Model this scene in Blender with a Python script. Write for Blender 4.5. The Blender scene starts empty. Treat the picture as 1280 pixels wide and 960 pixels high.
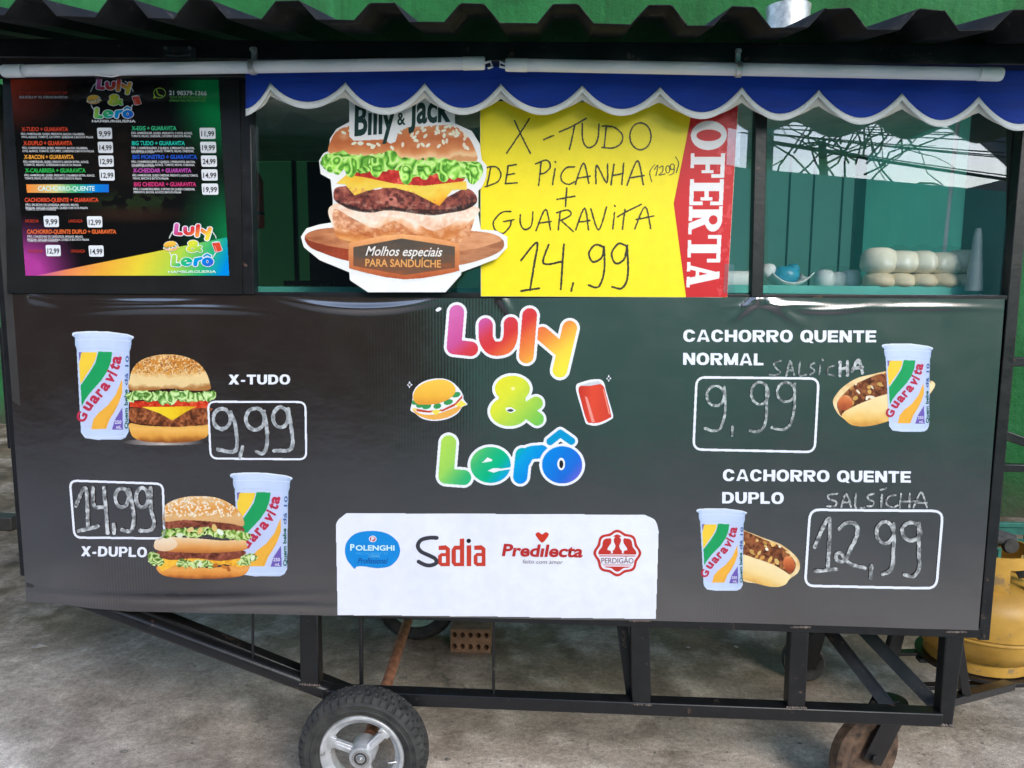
import bpy, math, random
import numpy as np
from mathutils import Vector, Matrix
R = math.radians
SC = bpy.context.scene
COL = SC.collection
random.seed(7)
# ------------------------------------------------------------------ camera, sky, sun, exposure
F = 960.0                                    # focal length in photograph pixels (1280 wide)
CAM = np.array([1.3436, -1.8038, 1.318])
PITCH, YAW, ROLL = R(7.227), R(3.305), R(0.323)
W = 2.36                                     # width of the cart front


def cam_rows():
    cp, sp = math.cos(PITCH), math.sin(PITCH)
    M = np.array([[1., 0, 0], [0, sp, cp], [0, cp, -sp]])
    cy, sy = math.cos(YAW), math.sin(YAW)
    M = M @ np.array([[cy, -sy, 0], [sy, cy, 0], [0, 0, 1]]).T
    cr, sr = math.cos(ROLL), math.sin(ROLL)
    return np.array([[cr, sr, 0], [-sr, cr, 0], [0, 0, 1]]) @ M


ROT = cam_rows()
cd = bpy.data.cameras.new('camera')
cam = bpy.data.objects.new('camera', cd)
COL.objects.link(cam)
cd.sensor_fit = 'HORIZONTAL'
cd.sensor_width = 36
cd.lens = 36 * F / 1280
cd.clip_start = 0.02
cd.clip_end = 500
cam.matrix_world = Matrix(((ROT[0][0], ROT[1][0], -ROT[2][0], CAM[0]),
                           (ROT[0][1], ROT[1][1], -ROT[2][1], CAM[1]),
                           (ROT[0][2], ROT[1][2], -ROT[2][2], CAM[2]), (0, 0, 0, 1)))
SC.camera = cam
SUN_EL, SUN_AZ = R(29), R(150)               # azimuth of the sun seen from the cart: in front of it, a little to the right
wd = bpy.data.worlds.new('World')
SC.world = wd
wd.use_nodes = True
nt = wd.node_tree
sky = nt.nodes.new('ShaderNodeTexSky')
sky.sky_type = 'NISHITA'
sky.sun_disc = False
sky.sun_elevation = SUN_EL
sky.sun_rotation = SUN_AZ
sky.air_density = 1.0
sky.dust_density = 1.0
sky.ozone_density = 1.0
bg = nt.nodes['Background']
nt.links.new(sky.outputs[0], bg.inputs[0])
bg.inputs[1].default_value = 0.15
sd = bpy.data.lights.new('sun', 'SUN')
sd.energy = 1.05
sd.angle = R(25)
sd.color = (1.0, 0.96, 0.9)
sun = bpy.data.objects.new('sun', sd)
COL.objects.link(sun)
sdir = Vector((math.sin(SUN_AZ) * math.cos(SUN_EL), math.cos(SUN_AZ) * math.cos(SUN_EL), math.sin(SUN_EL)))
sun.rotation_euler = sdir.to_track_quat('Z', 'Y').to_euler()
SC.view_settings.view_transform = 'Standard'
SC.view_settings.look = 'None'
SC.view_settings.exposure = 1.28
SC.view_settings.gamma = 1
SC.view_settings.use_curve_mapping = False
SC.cycles.max_bounces = 8
SC.cycles.transparent_max_bounces = 12
SC.cycles.use_denoising = True


# ------------------------------------------------------------------ where a picture point lies on a plane
def ray(px, py):
    px = np.asarray(px, float)
    py = np.asarray(py, float)
    d = np.stack([(px - 640) / F, -(py - 480) / F, np.ones_like(px)], -1)
    return d @ ROT


def U(px, py, Y=0.0):
    d = ray(px, py)
    t = (Y - CAM[1]) / d[..., 1]
    return CAM + t[..., None] * d


def UV(px, py, Y=0.0):
    return Vector(U(px, py, Y))


def UG(px, py, z=0.0):
    d = ray(px, py)
    t = (z - CAM[2]) / d[2]
    return Vector(CAM + t * d)


# ------------------------------------------------------------------ materials
def lin(c):
    c = np.asarray(c, float) / 255.0
    return np.where(c <= 0.04045, c / 12.92, ((c + 0.055) / 1.055) ** 2.4)


def newmat(name):
    m = bpy.data.materials.new(name)
    m.use_nodes = True
    return m, m.node_tree, m.node_tree.nodes['Principled BSDF']


def nod(t, typ, **kw):
    n = t.nodes.new(typ)
    for k, v in kw.items():
        setattr(n, k, v)
    return n


def noise_node(t, scale, detail=5, rough=0.6, coord='Object', stretch=None):
    tc = nod(t, 'ShaderNodeTexCoord')
    n = nod(t, 'ShaderNodeTexNoise')
    n.inputs['Scale'].default_value = scale
    n.inputs['Detail'].default_value = detail
    n.inputs['Roughness'].default_value = rough
    if stretch:
        mp = nod(t, 'ShaderNodeMapping')
        mp.inputs['Scale'].default_value = stretch
        t.links.new(tc.outputs[coord], mp.inputs[0])
        t.links.new(mp.outputs[0], n.inputs['Vector'])
    else:
        t.links.new(tc.outputs[coord], n.inputs['Vector'])
    return n


def ramp(t, src, stops):
    r = nod(t, 'ShaderNodeValToRGB')
    e = r.color_ramp.elements
    while len(e) < len(stops):
        e.new(0.5)
    for el, (p, c) in zip(e, stops):
        el.position = p
        el.color = (*c, 1) if len(c) == 3 else c
    t.links.new(src, r.inputs[0])
    return r


def mat(name, col, rough=0.5, metal=0.0, var=0.25, nscale=18, bump=0.15, bscale=60, spec=0.5, col2=None, dist=0.002, stretch=None, coat=0):
    m, t, p = newmat(name)
    c = np.array(col, float)
    n = noise_node(t, nscale, stretch=stretch)
    a = tuple(np.clip(c * (1 - var), 0, 1))
    b = tuple(np.clip(c * (1 + var), 0, 1)) if col2 is None else col2
    r = ramp(t, n.outputs['Fac'], [(0.3, a), (0.72, b)])
    t.links.new(r.outputs[0], p.inputs['Base Color'])
    rr = nod(t, 'ShaderNodeMapRange')
    rr.inputs['To Min'].default_value = max(0.02, rough - 0.1)
    rr.inputs['To Max'].default_value = min(1, rough + 0.12)
    t.links.new(n.outputs['Fac'], rr.inputs['Value'])
    t.links.new(rr.outputs[0], p.inputs['Roughness'])
    p.inputs['Metallic'].default_value = metal
    p.inputs['Specular IOR Level'].default_value = spec
    p.inputs['Coat Weight'].default_value = coat
    if bump:
        n2 = noise_node(t, bscale, 4, stretch=stretch)
        bp = nod(t, 'ShaderNodeBump')
        bp.inputs['Strength'].default_value = bump
        bp.inputs['Distance'].default_value = dist
        t.links.new(n2.outputs['Fac'], bp.inputs['Height'])
        t.links.new(bp.outputs[0], p.inputs['Normal'])
    return m


def print_mat(name, rough=0.3, spec=0.4, bump=0.08):
    """Printed ink: the colour lives in the mesh's colour attribute."""
    m, t, p = newmat(name)
    a = nod(t, 'ShaderNodeAttribute', attribute_name='ink')
    n = noise_node(t, 35, 4)
    mx = nod(t, 'ShaderNodeMix', data_type='RGBA', blend_type='MULTIPLY')
    mx.inputs['Factor'].default_value = 1.0
    r = ramp(t, n.outputs['Fac'], [(0.3, (0.93, 0.93, 0.93)), (0.7, (1, 1, 1))])
    t.links.new(a.outputs['Color'], mx.inputs[6])
    t.links.new(r.outputs[0], mx.inputs[7])
    t.links.new(mx.outputs[2], p.inputs['Base Color'])
    p.inputs['Roughness'].default_value = rough
    p.inputs['Specular IOR Level'].default_value = spec
    if bump:
        n2 = noise_node(t, 9, 3)
        bp = nod(t, 'ShaderNodeBump')
        bp.inputs['Strength'].default_value = bump
        bp.inputs['Distance'].default_value = 0.01
        t.links.new(n2.outputs['Fac'], bp.inputs['Height'])
        t.links.new(bp.outputs[0], p.inputs['Normal'])
    return m


def glass_mat(name, tint, refl, rough=0.0):
    m, t, p = newmat(name)
    t.nodes.remove(p)
    out = [n for n in t.nodes if n.type == 'OUTPUT_MATERIAL'][0]
    tr = nod(t, 'ShaderNodeBsdfTransparent')
    tr.inputs[0].default_value = (*tint, 1)
    gl = nod(t, 'ShaderNodeBsdfGlossy')
    gl.inputs['Roughness'].default_value = rough
    gl.inputs['Color'].default_value = (0.74, 0.83, 1, 1)
    n = noise_node(t, 4, 6, 0.7, stretch=(1, 1, .5))
    mr = nod(t, 'ShaderNodeMapRange')
    mr.inputs['To Min'].default_value = refl * 0.55
    mr.inputs['To Max'].default_value = refl * 1.4
    t.links.new(n.outputs['Fac'], mr.inputs['Value'])
    mx = nod(t, 'ShaderNodeMixShader')
    t.links.new(mr.outputs[0], mx.inputs[0])
    t.links.new(tr.outputs[0], mx.inputs[1])
    t.links.new(gl.outputs[0], mx.inputs[2])
    t.links.new(mx.outputs[0], out.inputs[0])
    return m


# ------------------------------------------------------------------ object helpers
def thing(name, label, cat, loc=(0, 0, 0), group=None):
    o = bpy.data.objects.new(name, None)
    COL.objects.link(o)
    o.location = loc
    o.empty_display_size = 0.1
    o['label'] = label
    o['category'] = cat
    if group:
        o['group'] = group
    return o


def tag(o, label, cat, group=None):
    o['label'] = label
    o['category'] = cat
    if group:
        o['group'] = group
    return o


class MB:
    """Collects shapes given in world coordinates, then links them as ONE mesh object."""

    def __init__(s):
        s.v, s.f = [], []

    def add(s, vs, fs):
        b = len(s.v)
        s.v += [tuple(map(float, v)) for v in vs]
        s.f += [tuple(i + b for i in f) for f in fs]
        return s

    def hexa(s, c):
        return s.add(c, [(0, 3, 2, 1), (4, 5, 6, 7), (0, 1, 5, 4), (1, 2, 6, 5), (2, 3, 7, 6), (3, 0, 4, 7)])

    def box(s, x0, x1, y0, y1, z0, z1):
        return s.hexa([(x0, y0, z0), (x1, y0, z0), (x1, y1, z0), (x0, y1, z0), (x0, y0, z1), (x1, y0, z1), (x1, y1, z1), (x0, y1, z1)])

    def bar(s, p, q, w, d, up=(0, -1, 0)):
        p, q = Vector(p), Vector(q)
        t = (q - p).normalized()
        u = Vector(up)
        sx = t.cross(u).normalized()
        u = sx.cross(t).normalized()
        a, b = sx * w / 2, u * d / 2
        return s.hexa([p - a - b, p + a - b, p + a + b, p - a + b, q - a - b, q + a - b, q + a + b, q - a + b])

    def quadbox(s, pts, Y, depth):
        """front face from four picture points on plane Y, pushed back by depth"""
        f = [UV(x, y, Y) for x, y in pts]
        return s.hexa([*f, *[p + Vector((0, depth, 0)) for p in f]])

    def tube(s, pts, r, n=12, caps=True):
        pts = [Vector(p) for p in pts]
        rs = r if hasattr(r, '__len__') else [r] * len(pts)
        b = len(s.v)
        prev = None
        for i, p in enumerate(pts):
            t = (pts[min(i + 1, len(pts) - 1)] - pts[max(i - 1, 0)]).normalized()
            if prev is None:
                a = Vector((0, 0, 1)) if abs(t.z) < 0.9 else Vector((1, 0, 0))
                u = t.cross(a).normalized()
            else:
                u = (prev - t * prev.dot(t)).normalized()
            prev = u
            w = t.cross(u)
            for k in range(n):
                g = 2 * math.pi * k / n
                s.v.append(tuple(p + (u * math.cos(g) + w * math.sin(g)) * rs[i]))
        for i in range(len(pts) - 1):
            for k in range(n):
                k2 = (k + 1) % n
                s.f.append((b + i * n + k, b + i * n + k2, b + (i + 1) * n + k2, b + (i + 1) * n + k))
        if caps:
            s.f.append(tuple(b + k for k in range(n))[::-1])
            s.f.append(tuple(b + (len(pts) - 1) * n + k for k in range(n)))
        return s

    def lathe(s, prof, c, axis='Z', n=48, mod=None, closed=False, rot=None):
        """prof: list of (radius, height along axis)"""
        b = len(s.v)
        for j, (r, h) in enumerate(prof):
            for k in range(n):
                g = 2 * math.pi * k / n
                rr = r + (mod(j, g) if mod else 0)
                if axis == 'Z':
                    v = Vector((rr * math.cos(g), rr * math.sin(g), h))
                elif axis == 'Y':
                    v = Vector((rr * math.cos(g), h, rr * math.sin(g)))
                else:
                    v = Vector((h, rr * math.cos(g), rr * math.sin(g)))
                if rot is not None:
                    v = rot @ v
                s.v.append(tuple(v + Vector(c)))
        m = len(prof)
        for j in range(m if closed else m - 1):
            j2 = (j + 1) % m
            for k in range(n):
                k2 = (k + 1) % n
                s.f.append((b + j * n + k, b + j * n + k2, b + j2 * n + k2, b + j2 * n + k))
        if not closed:
            if prof[0][0] > 1e-6:
                s.f.append(tuple(b + k for k in range(n))[::-1])
            if prof[-1][0] > 1e-6:
                s.f.append(tuple(b + (m - 1) * n + k for k in range(n)))
        return s

    def build(s, name, m, parent=None, bevel=0.0, smooth=40, seg=2):
        me = bpy.data.meshes.new(name)
        me.from_pydata(s.v, [], s.f)
        me.materials.append(m)
        import bmesh
        bm = bmesh.new()
        bm.from_mesh(me)
        bmesh.ops.recalc_face_normals(bm, faces=bm.faces)
        bm.to_mesh(me)
        bm.free()
        if smooth:
            me.polygons.foreach_set('use_smooth', [True] * len(me.polygons))
            me.set_sharp_from_angle(angle=R(smooth))
        o = bpy.data.objects.new(name, me)
        COL.objects.link(o)
        if parent is not None:
            o.parent = parent
            o.matrix_parent_inverse = Matrix.Translation(-world_loc(parent))
        if bevel:
            md = o.modifiers.new('bevel', 'BEVEL')
            md.width = bevel
            md.segments = seg
            md.limit_method = 'ANGLE'
            md.angle_limit = R(40)
        return o


def world_loc(o):
    l = Vector(o.location)
    p = o.parent
    if p is None:
        return l
    return world_loc(p) + o.matrix_parent_inverse.to_translation() + l


def attach(o, parent):
    o.parent = parent
    o.matrix_parent_inverse = Matrix.Translation(-world_loc(parent))


# ------------------------------------------------------------------ a small painter for printed pictures
def cr(pts, closed=True, n=6):
    P = np.array(pts, float)
    N = len(P)
    out = []
    rng = range(N if closed else N - 1)
    for i in rng:
        if closed:
            a, b, c, d = P[i - 1], P[i], P[(i + 1) % N], P[(i + 2) % N]
        else:
            a, b, c, d = P[max(i - 1, 0)], P[i], P[i + 1], P[min(i + 2, N - 1)]
        for k in range(n):
            t = k / n
            out.append(0.5 * ((2 * b) + (c - a) * t + (2 * a - 5 * b + 4 * c - d) * t * t + (3 * b - a - 3 * c + d) * t ** 3))
    if not closed:
        out.append(P[-1])
    return np.array(out)


def vnoise(X, Y, s, seed):
    rg = np.random.RandomState(seed)
    L = rg.rand(64, 64)
    x, y = X / s, Y / s
    xi, yi = np.floor(x).astype(int), np.floor(y).astype(int)
    fx, fy = x - xi, y - yi
    fx, fy = fx * fx * (3 - 2 * fx), fy * fy * (3 - 2 * fy)
    g = lambda a, b: L[a % 64, b % 64]
    return (g(xi, yi) * (1 - fx) + g(xi + 1, yi) * fx) * (1 - fy) + (g(xi, yi + 1) * (1 - fx) + g(xi + 1, yi + 1) * fx) * fy


def fbm(X, Y, s, seed, o=3):
    r, a, t = 0, 1.0, 0
    for i in range(o):
        r = r + a * vnoise(X + 17.3 * i, Y - 9.1 * i, s / 2 ** i, seed + i)
        t += a
        a *= 0.55
    return r / t


def stops(t, st):
    xs = [p for p, _ in st]
    cs = np.array([c for _, c in st], float)
    return np.stack([np.interp(t, xs, cs[:, i]) for i in range(3)], -1)


class Canvas:
    """A picture painted in photograph pixels; local drawing units map through scale and origin."""

    def __init__(s, x0, y0, x1, y1, step=0.5, T=(1, 1, 0, 0)):
        s.x0, s.y0, s.step = x0, y0, step
        xs = np.arange(x0, x1 + step, step)
        ys = np.arange(y0, y1 + step, step)
        s.PX, s.PY = np.meshgrid(xs, ys)
        s.sx, s.sy, s.ox, s.oy = T
        s.X, s.Y = (s.PX - s.ox) / s.sx, (s.PY - s.oy) / s.sy
        s.rgb = np.zeros(s.PX.shape + (3,))
        s.a = np.zeros(s.PX.shape)

    def poly(s, pts):
        P = np.array(pts, float)
        m = np.zeros(s.X.shape, bool)
        x1, y1 = P[:, 0], P[:, 1]
        x2, y2 = np.roll(x1, -1), np.roll(y1, -1)
        rows = s.Y[:, 0]
        cols = s.X[0]
        for j, y in enumerate(rows):
            k = (y1 <= y) != (y2 <= y)
            if k.any():
                xx = np.sort(x1[k] + (y - y1[k]) / (y2[k] - y1[k]) * (x2[k] - x1[k]))
                for a, b in zip(xx[::2], xx[1::2]):
                    m[j] ^= (cols >= a) & (cols < b)
        return m

    def blob(s, pts, n=6):
        return s.poly(cr(pts, True, n))

    def ell(s, cx, cy, rx, ry, rot=0.0):
        c, n = math.cos(R(rot)), math.sin(R(rot))
        dx, dy = s.X - cx, s.Y - cy
        return ((dx * c + dy * n) / rx) ** 2 + ((-dx * n + dy * c) / ry) ** 2 <= 1

    def dist(s, pts, closed=False):
        P = np.array(pts, float)
        if closed:
            P = np.vstack([P, P[:1]])
        d = np.full(s.X.shape, 1e9)
        if len(P) == 1:
            return np.hypot(s.X - P[0, 0], s.Y - P[0, 1])
        for (ax, ay), (bx, by) in zip(P[:-1], P[1:]):
            dx, dy = bx - ax, by - ay
            L = dx * dx + dy * dy + 1e-9
            t = np.clip(((s.X - ax) * dx + (s.Y - ay) * dy) / L, 0, 1)
            d = np.minimum(d, np.hypot(s.X - ax - t * dx, s.Y - ay - t * dy))
        return d

    def fill(s, m, c, keep=False, k=1.0):
        """paint colour c (tuple or array) where m; keep=True paints only what is already painted; k is the strength"""
        m = m.astype(float) * k
        if keep:
            m = m * (s.a > 0.5)
        c = np.asarray(c, float)
        if c.ndim == 1:
            c = np.broadcast_to(c, s.rgb.shape)
        s.rgb = s.rgb * (1 - m[..., None]) + c * m[..., None]
        s.a = np.maximum(s.a, (m > 0.02) * 1.0 if keep else (m >= 0.5) * 1.0)
        return s


INK_WHITE = 0.80 / float(lin(238))
GLYPHS = {}


def glyphs(body, off):
    key = (body, off)
    if key not in GLYPHS:
        cu = bpy.data.curves.new('type', 'FONT')
        cu.body = body
        cu.offset = off
        cu.resolution_u = 3
        ob = bpy.data.objects.new('type', cu)
        me = bpy.data.meshes.new_from_object(ob)
        v = np.zeros(len(me.vertices) * 3)
        me.vertices.foreach_get('co', v)
        GLYPHS[key] = (v.reshape(-1, 3)[:, :2], [tuple(p.vertices) for p in me.polygons])
        bpy.data.objects.remove(ob)
        bpy.data.curves.remove(cu)
        bpy.data.meshes.remove(me)
    return GLYPHS[key]


LAYER = 0.0006


class Decal:
    """Printed flat art on a plane: painted canvases and type, in photograph pixels, joined into ONE mesh."""

    def __init__(s, Y=0.0):
        s.Y = Y
        s.V, s.F, s.C, s.n = [], [], [], 0

    def put(s, pv, faces, col, layer):
        pv = np.asarray(pv, float)
        P = U(pv[:, 0], pv[:, 1], s.Y)
        P[:, 1] -= layer * LAYER
        col = np.asarray(col, float)
        if col.ndim == 1:
            col = np.broadcast_to(col, (len(pv), 3))
        s.V.append(P)
        s.C.append(lin(np.clip(col, 0, 255)) * INK_WHITE)
        s.F += [tuple(i + s.n for i in f) for f in faces]
        s.n += len(pv)
        return s

    def canvas(s, c, layer=1):
        on = c.a > 0.5
        cell = on[:-1, :-1] & on[1:, :-1] & on[:-1, 1:] & on[1:, 1:]
        use = np.zeros(on.shape, bool)
        use[:-1, :-1] |= cell
        use[1:, :-1] |= cell
        use[:-1, 1:] |= cell
        use[1:, 1:] |= cell
        idx = np.cumsum(use.ravel()).reshape(use.shape) - 1
        j, i = np.nonzero(cell)
        F = np.stack([idx[j, i], idx[j + 1, i], idx[j + 1, i + 1], idx[j, i + 1]], 1)
        return s.put(np.stack([c.PX[use], c.PY[use]], 1), F.tolist(), c.rgb[use], layer)

    def text(s, body, p0, p1, h, col, layer=2, bold=0.02, slant=0.0, up=None):
        """baseline from p0 to p1, capitals h high; type is stretched to fit"""
        v, f = glyphs(body, bold)
        if len(v) == 0:
            return s
        x0, x1 = v[:, 0].min(), v[:, 0].max()
        H = 0.729 + 2 * bold
        p0, p1 = np.array(p0, float), np.array(p1, float)
        ex = (p1 - p0)
        if up is None:
            n = np.array([ex[1], -ex[0]]) / np.hypot(*ex)
        else:
            n = np.array(up, float) / np.hypot(*up)
        u = (v[:, 0] - x0) / (x1 - x0)
        w = (v[:, 1] + bold) / H * h
        pv = p0 + u[:, None] * ex + w[:, None] * n + (w * slant)[:, None] * ex / np.hypot(*ex)
        return s.put(pv, f, col, layer)

    def rect(s, pts, col, layer=1):
        return s.put(pts, [tuple(range(len(pts)))], col, layer)

    def build(s, name, m, parent=None, thick=0.0):
        me = bpy.data.meshes.new(name)
        V = np.vstack(s.V)
        F = s.F
        me.vertices.add(len(V))
        me.vertices.foreach_set('co', V.ravel())
        ln = np.array([len(f) for f in F])
        me.loops.add(int(ln.sum()))
        me.loops.foreach_set('vertex_index', np.concatenate([np.asarray(f) for f in F]))
        me.polygons.add(len(F))
        me.polygons.foreach_set('loop_start', np.concatenate([[0], np.cumsum(ln)[:-1]]))
        me.update(calc_edges=True)
        at = me.color_attributes.new('ink', 'FLOAT_COLOR', 'POINT')
        C = np.vstack(s.C)
        at.data.foreach_set('color', np.hstack([C, np.ones((len(C), 1))]).ravel())
        me.materials.append(m)
        o = bpy.data.objects.new(name, me)
        COL.objects.link(o)
        if parent is not None:
            attach(o, parent)
        if thick:
            md = o.modifiers.new('sheet', 'SOLIDIFY')
            md.thickness = thick
            md.offset = 0
        return o


# ------------------------------------------------------------------ printed pictures
WHITE = (236, 239, 250)


def L2(ox, oy, s):
    return lambda pts: [(ox + s * x, oy + s * y) for x, y in pts]


BLOCK_W = {'C': .86, 'A': .92, 'H': .86, 'O': .9, 'R': .86, 'Q': .9, 'U': .84, 'E': .74, 'N': .86, 'T': .78, 'M': 1.0, 'L': .7, 'D': .86, 'P': .8, 'X': .9, '-': .46, ' ': .36}


def block_char(ch, u, v, w, s=.27, b=.235):
    """heavy poster capitals in a cell w wide and 1 high"""
    I = (u >= 0) & (u <= w) & (v >= 0) & (v <= 1)
    st = u < s
    se = lambda cx, cy, rx, ry, e=2.3: (np.abs((u - cx) / rx) ** e + np.abs((v - cy) / ry) ** e) < 1
    if ch == 'E':
        return I & (st | (v < b) | (v > 1 - b) | ((np.abs(v - .5) < .11) & (u < w * .94)))
    if ch == 'T':
        return I & ((np.abs(u - w / 2) < s / 2) | (v > 1 - b))
    if ch == 'L':
        return I & (st | (v < b))
    if ch == 'H':
        return I & (st | (u > w - s) | (np.abs(v - .5) < .125))
    if ch == 'N':
        return I & (st | (u > w - s) | (np.abs(u - (s * .5 + (1 - v) * (w - s))) < s * .58))
    if ch == 'M':
        return I & ((u < s * .9) | (u > w - s * .9) | (np.abs(np.abs(u - w / 2) - v * (w / 2 - s * .48)) < s * .52) & (v > .02))
    if ch == 'A':
        x = np.abs(u - w / 2)
        return I & (((x < .145 + (1 - v) * (w / 2 - .145)) & (x > (1 - v) * (w / 2 - .145) - .14)) | (inb_(v, .17, .36) & (x < .3))) & ~((x < .145 * 0 + ((.78 - v) * .42)) & (v > .37)) & ~((v < .17) & (x < w / 2 - .29 - v * .15 + .02))
    if ch == 'X':
        x = np.abs(u - w / 2)
        return I & (np.abs(x - np.abs(v - .5) * (w - s * 1.15)) < s * .6)
    if ch == '-':
        return (np.abs(v - .36) < .115) & (u >= .04) & (u <= w - .04)
    if ch == 'U':
        return I & (((st | (u > w - s)) & (v > .4)) | (se(w / 2, .42, w / 2, .43) & ~se(w / 2, .42, w / 2 - s, .43 - b + .02) & (v <= .42)))
    if ch in 'OQC':
        m = se(w / 2, .5, w / 2, .52) & ~se(w / 2, .5, w / 2 - s, .52 - b)
        if ch == 'C':
            m &= ~((u > w * .55) & (np.abs(v - .5) < .15 + .05 * (u - w * .55)))
        if ch == 'Q':
            m |= (np.abs((u - w * .72) + (v - .12)) < .13) & (v > -.08) & (v < .34) & (u > w * .5)
        return m
    o = lambda top, bot, ww: (np.abs(v - (top + bot) / 2) < (top - bot) / 2) & (((u < ww - (top - bot) * .5) & (u >= 0)) | se(ww - (top - bot) * .5, (top + bot) / 2, (top - bot) * .5, (top - bot) / 2, 2.2))
    if ch == 'D':
        out = I & ((u < w * .45) | se(w * .45, .5, w * .55, .5))
        return out & ~((u > s) & (((u < w * .45) & (np.abs(v - .5) < .5 - b)) | se(w * .45, .5, w * .55 - s, .5 - b)))
    if ch in 'PR':
        lo_ = .36 if ch == 'P' else .40
        m = o(1.0, lo_, w) & ~(o(1 - b * .85, lo_ + b * .78, w - s) & (u > s))
        m = (m | st) & I
        if ch == 'R':
            m |= I & (v < .45) & (np.abs(u - (w - .18 - v * .55)) < .17) & (u > s * .9)
        return m
    return np.zeros(u.shape, bool)


def inb_(q, a, b):
    return (q >= a) & (q <= b)


def block_text(d, body, p0, p1, h, col=None, layer=2, gap=.075):
    """one canvas with a line of heavy capitals, baseline p0 to p1"""
    p0, p1 = np.array(p0, float), np.array(p1, float)
    ex = p1 - p0
    Ln = np.hypot(*ex)
    ex = ex / Ln
    up_ = np.array([ex[1], -ex[0]])
    tot = sum(BLOCK_W[c_] for c_ in body) + gap * (len(body) - 1)
    c = Canvas(p0[0] - 1, min(p0[1], p1[1]) - h - 1, p1[0] + 1, max(p0[1], p1[1]) + h * .12 + 1, .33)
    a = ((c.X - p0[0]) * ex[0] + (c.Y - p0[1]) * ex[1]) / Ln * tot
    v = ((c.X - p0[0]) * up_[0] + (c.Y - p0[1]) * up_[1]) / h
    x = 0
    m = np.zeros(c.X.shape, bool)
    for ch in body:
        if ch != ' ':
            m |= block_char(ch, a - x, v, BLOCK_W[ch])
        x += BLOCK_W[ch] + gap
    c.fill(m, WHITE if col is None else col)
    d.canvas(c, layer)


def cup_art(T):
    """plastic cup with a striped label; 600x960 drawing units"""
    sx, sy, ox, oy = T
    c = Canvas(ox + 55 * sx, oy + 75 * sy, ox + 532 * sx, oy + 902 * sy, 0.45, T)
    X, Y = c.X, c.Y
    out = c.poly([(60, 102), (72, 90), (170, 82), (330, 84), (480, 105), (526, 122), (524, 140), (508, 150), (505, 205), (495, 235), (487, 840), (468, 880), (438, 896), (250, 899), (158, 886), (128, 845), (95, 212), (85, 192), (82, 132), (63, 120)])
    t = (X - 90) / 410
    body = stops(t, [(0, (176, 196, 228)), (0.08, (196, 212, 240)), (0.3, (202, 217, 244)), (0.75, (196, 212, 240)), (0.95, (186, 202, 234)), (1, (165, 185, 218))])
    c.fill(out, body)
    c.fill(c.ell(295, 108, 225, 20, 3) & out, (208, 222, 246), True, 0.6)
    c.fill((c.dist([(66, 108), (100, 92), (290, 86), (480, 108), (520, 130)]) < 5), (232, 240, 252), True)
    c.fill((c.dist([(90, 150), (290, 142), (505, 158)]) < 3), (222, 232, 250), True, 0.7)
    c.fill((c.dist([(98, 215), (290, 210), (497, 236)]) < 3), (176, 192, 226), True, 0.5)
    c.fill((c.dist([(130, 846), (160, 872), (290, 880), (450, 872), (485, 838)]) < 4), (218, 228, 248), True, 0.7)
    lab = c.poly([(110, 242), (448, 242), (444, 820), (206, 818), (150, 800), (134, 640)])
    c.fill(lab, (196, 206, 240), True)
    c.fill(c.poly([(112, 242), (142, 240), (117, 305)]), (120, 104, 172), True)
    c.fill(c.poly(cr([(142, 240), (246, 238), (222, 330), (170, 410), (121, 478), (113, 345), (125, 290)], True, 3)) & lab, (246, 206, 66), True)
    c.fill(c.poly([(260, 236), (364, 240), (355, 310), (330, 380), (285, 450), (200, 545), (160, 600), (135, 648), (126, 490), (190, 400), (238, 320)]), (32, 158, 92), True)
    c.fill(c.poly([(438, 440), (440, 545), (415, 620), (380, 690), (345, 745), (318, 817), (206, 818), (222, 745), (262, 695), (330, 640), (390, 560)]), (242, 178, 66), True)
    c.fill((c.dist([(400, 640), (330, 745), (305, 810)]) < 2), (205, 140, 50), True, 0.6)
    c.fill(c.poly([(440, 655), (446, 822), (362, 822), (385, 745)]), (112, 92, 176), True)
    d = Decal()
    d.canvas(c, 1)
    P = lambda x, y: (ox + sx * x, oy + sy * y)
    red = (188, 48, 78)
    for ch, x, y, a, s in (('G', 158, 775, 68, 1.45), ('u', 196, 690, 58, 1.15), ('a', 240, 635, 52, 1.15), ('r', 284, 583, 50, 1.15), ('a', 318, 541, 50, 1.15),
                           ('v', 362, 484, 54, 1.15), ('i', 398, 425, 62, 1.15), ('t', 408, 385, 66, 1.15), ('a', 424, 335, 76, 1.15)):
        wd_ = {'G': 66, 'i': 17, 't': 40, 'r': 40}.get(ch, 54)
        ca, sa = math.cos(R(a)), math.sin(R(a))
        wd_ *= 1.12
        d.text(ch, P(x, y), P(x + wd_ * ca, y - wd_ * sa), 74 * sy * (1.12 if ch == 'G' else 1.3), red, 2, 0.04)
    d.text('Quem bebe', P(484, 815), P(480, 520), 28 * sx, (22, 92, 78), 2, 0.03)
    d.text('dá 10', P(480, 490), P(490, 268), 26 * sx, (66, 96, 160), 2, 0.02)
    d.text('250', P(384, 778), P(434, 778), 28 * sy, (226, 226, 250), 2, 0.02)
    d.text('mL', P(396, 814), P(434, 814), 26 * sy, (226, 226, 250), 2, 0.02)
    return d


def frill(c, s, seed, dark, light):
    """ruffled leaf colouring: folded contour lines of a noise"""
    f = fbm(c.X, c.Y * .8, s * 2.6, seed, 2)
    q = np.abs((f * 4.2 + vnoise(c.X, c.Y, s * .9, seed + 9) * .5) % 1 - .5) * 2
    light, dark = np.array(light, float), np.array(dark, float)
    return stops(q * .75 + fbm(c.X, c.Y, s * .9, seed + 4) * .42, [(0.1, dark * .55), (0.32, dark), (0.55, dark * .45 + light * .55), (0.78, light), (1.0, light * .5 + np.array((240, 250, 215)) * .5)])


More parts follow.
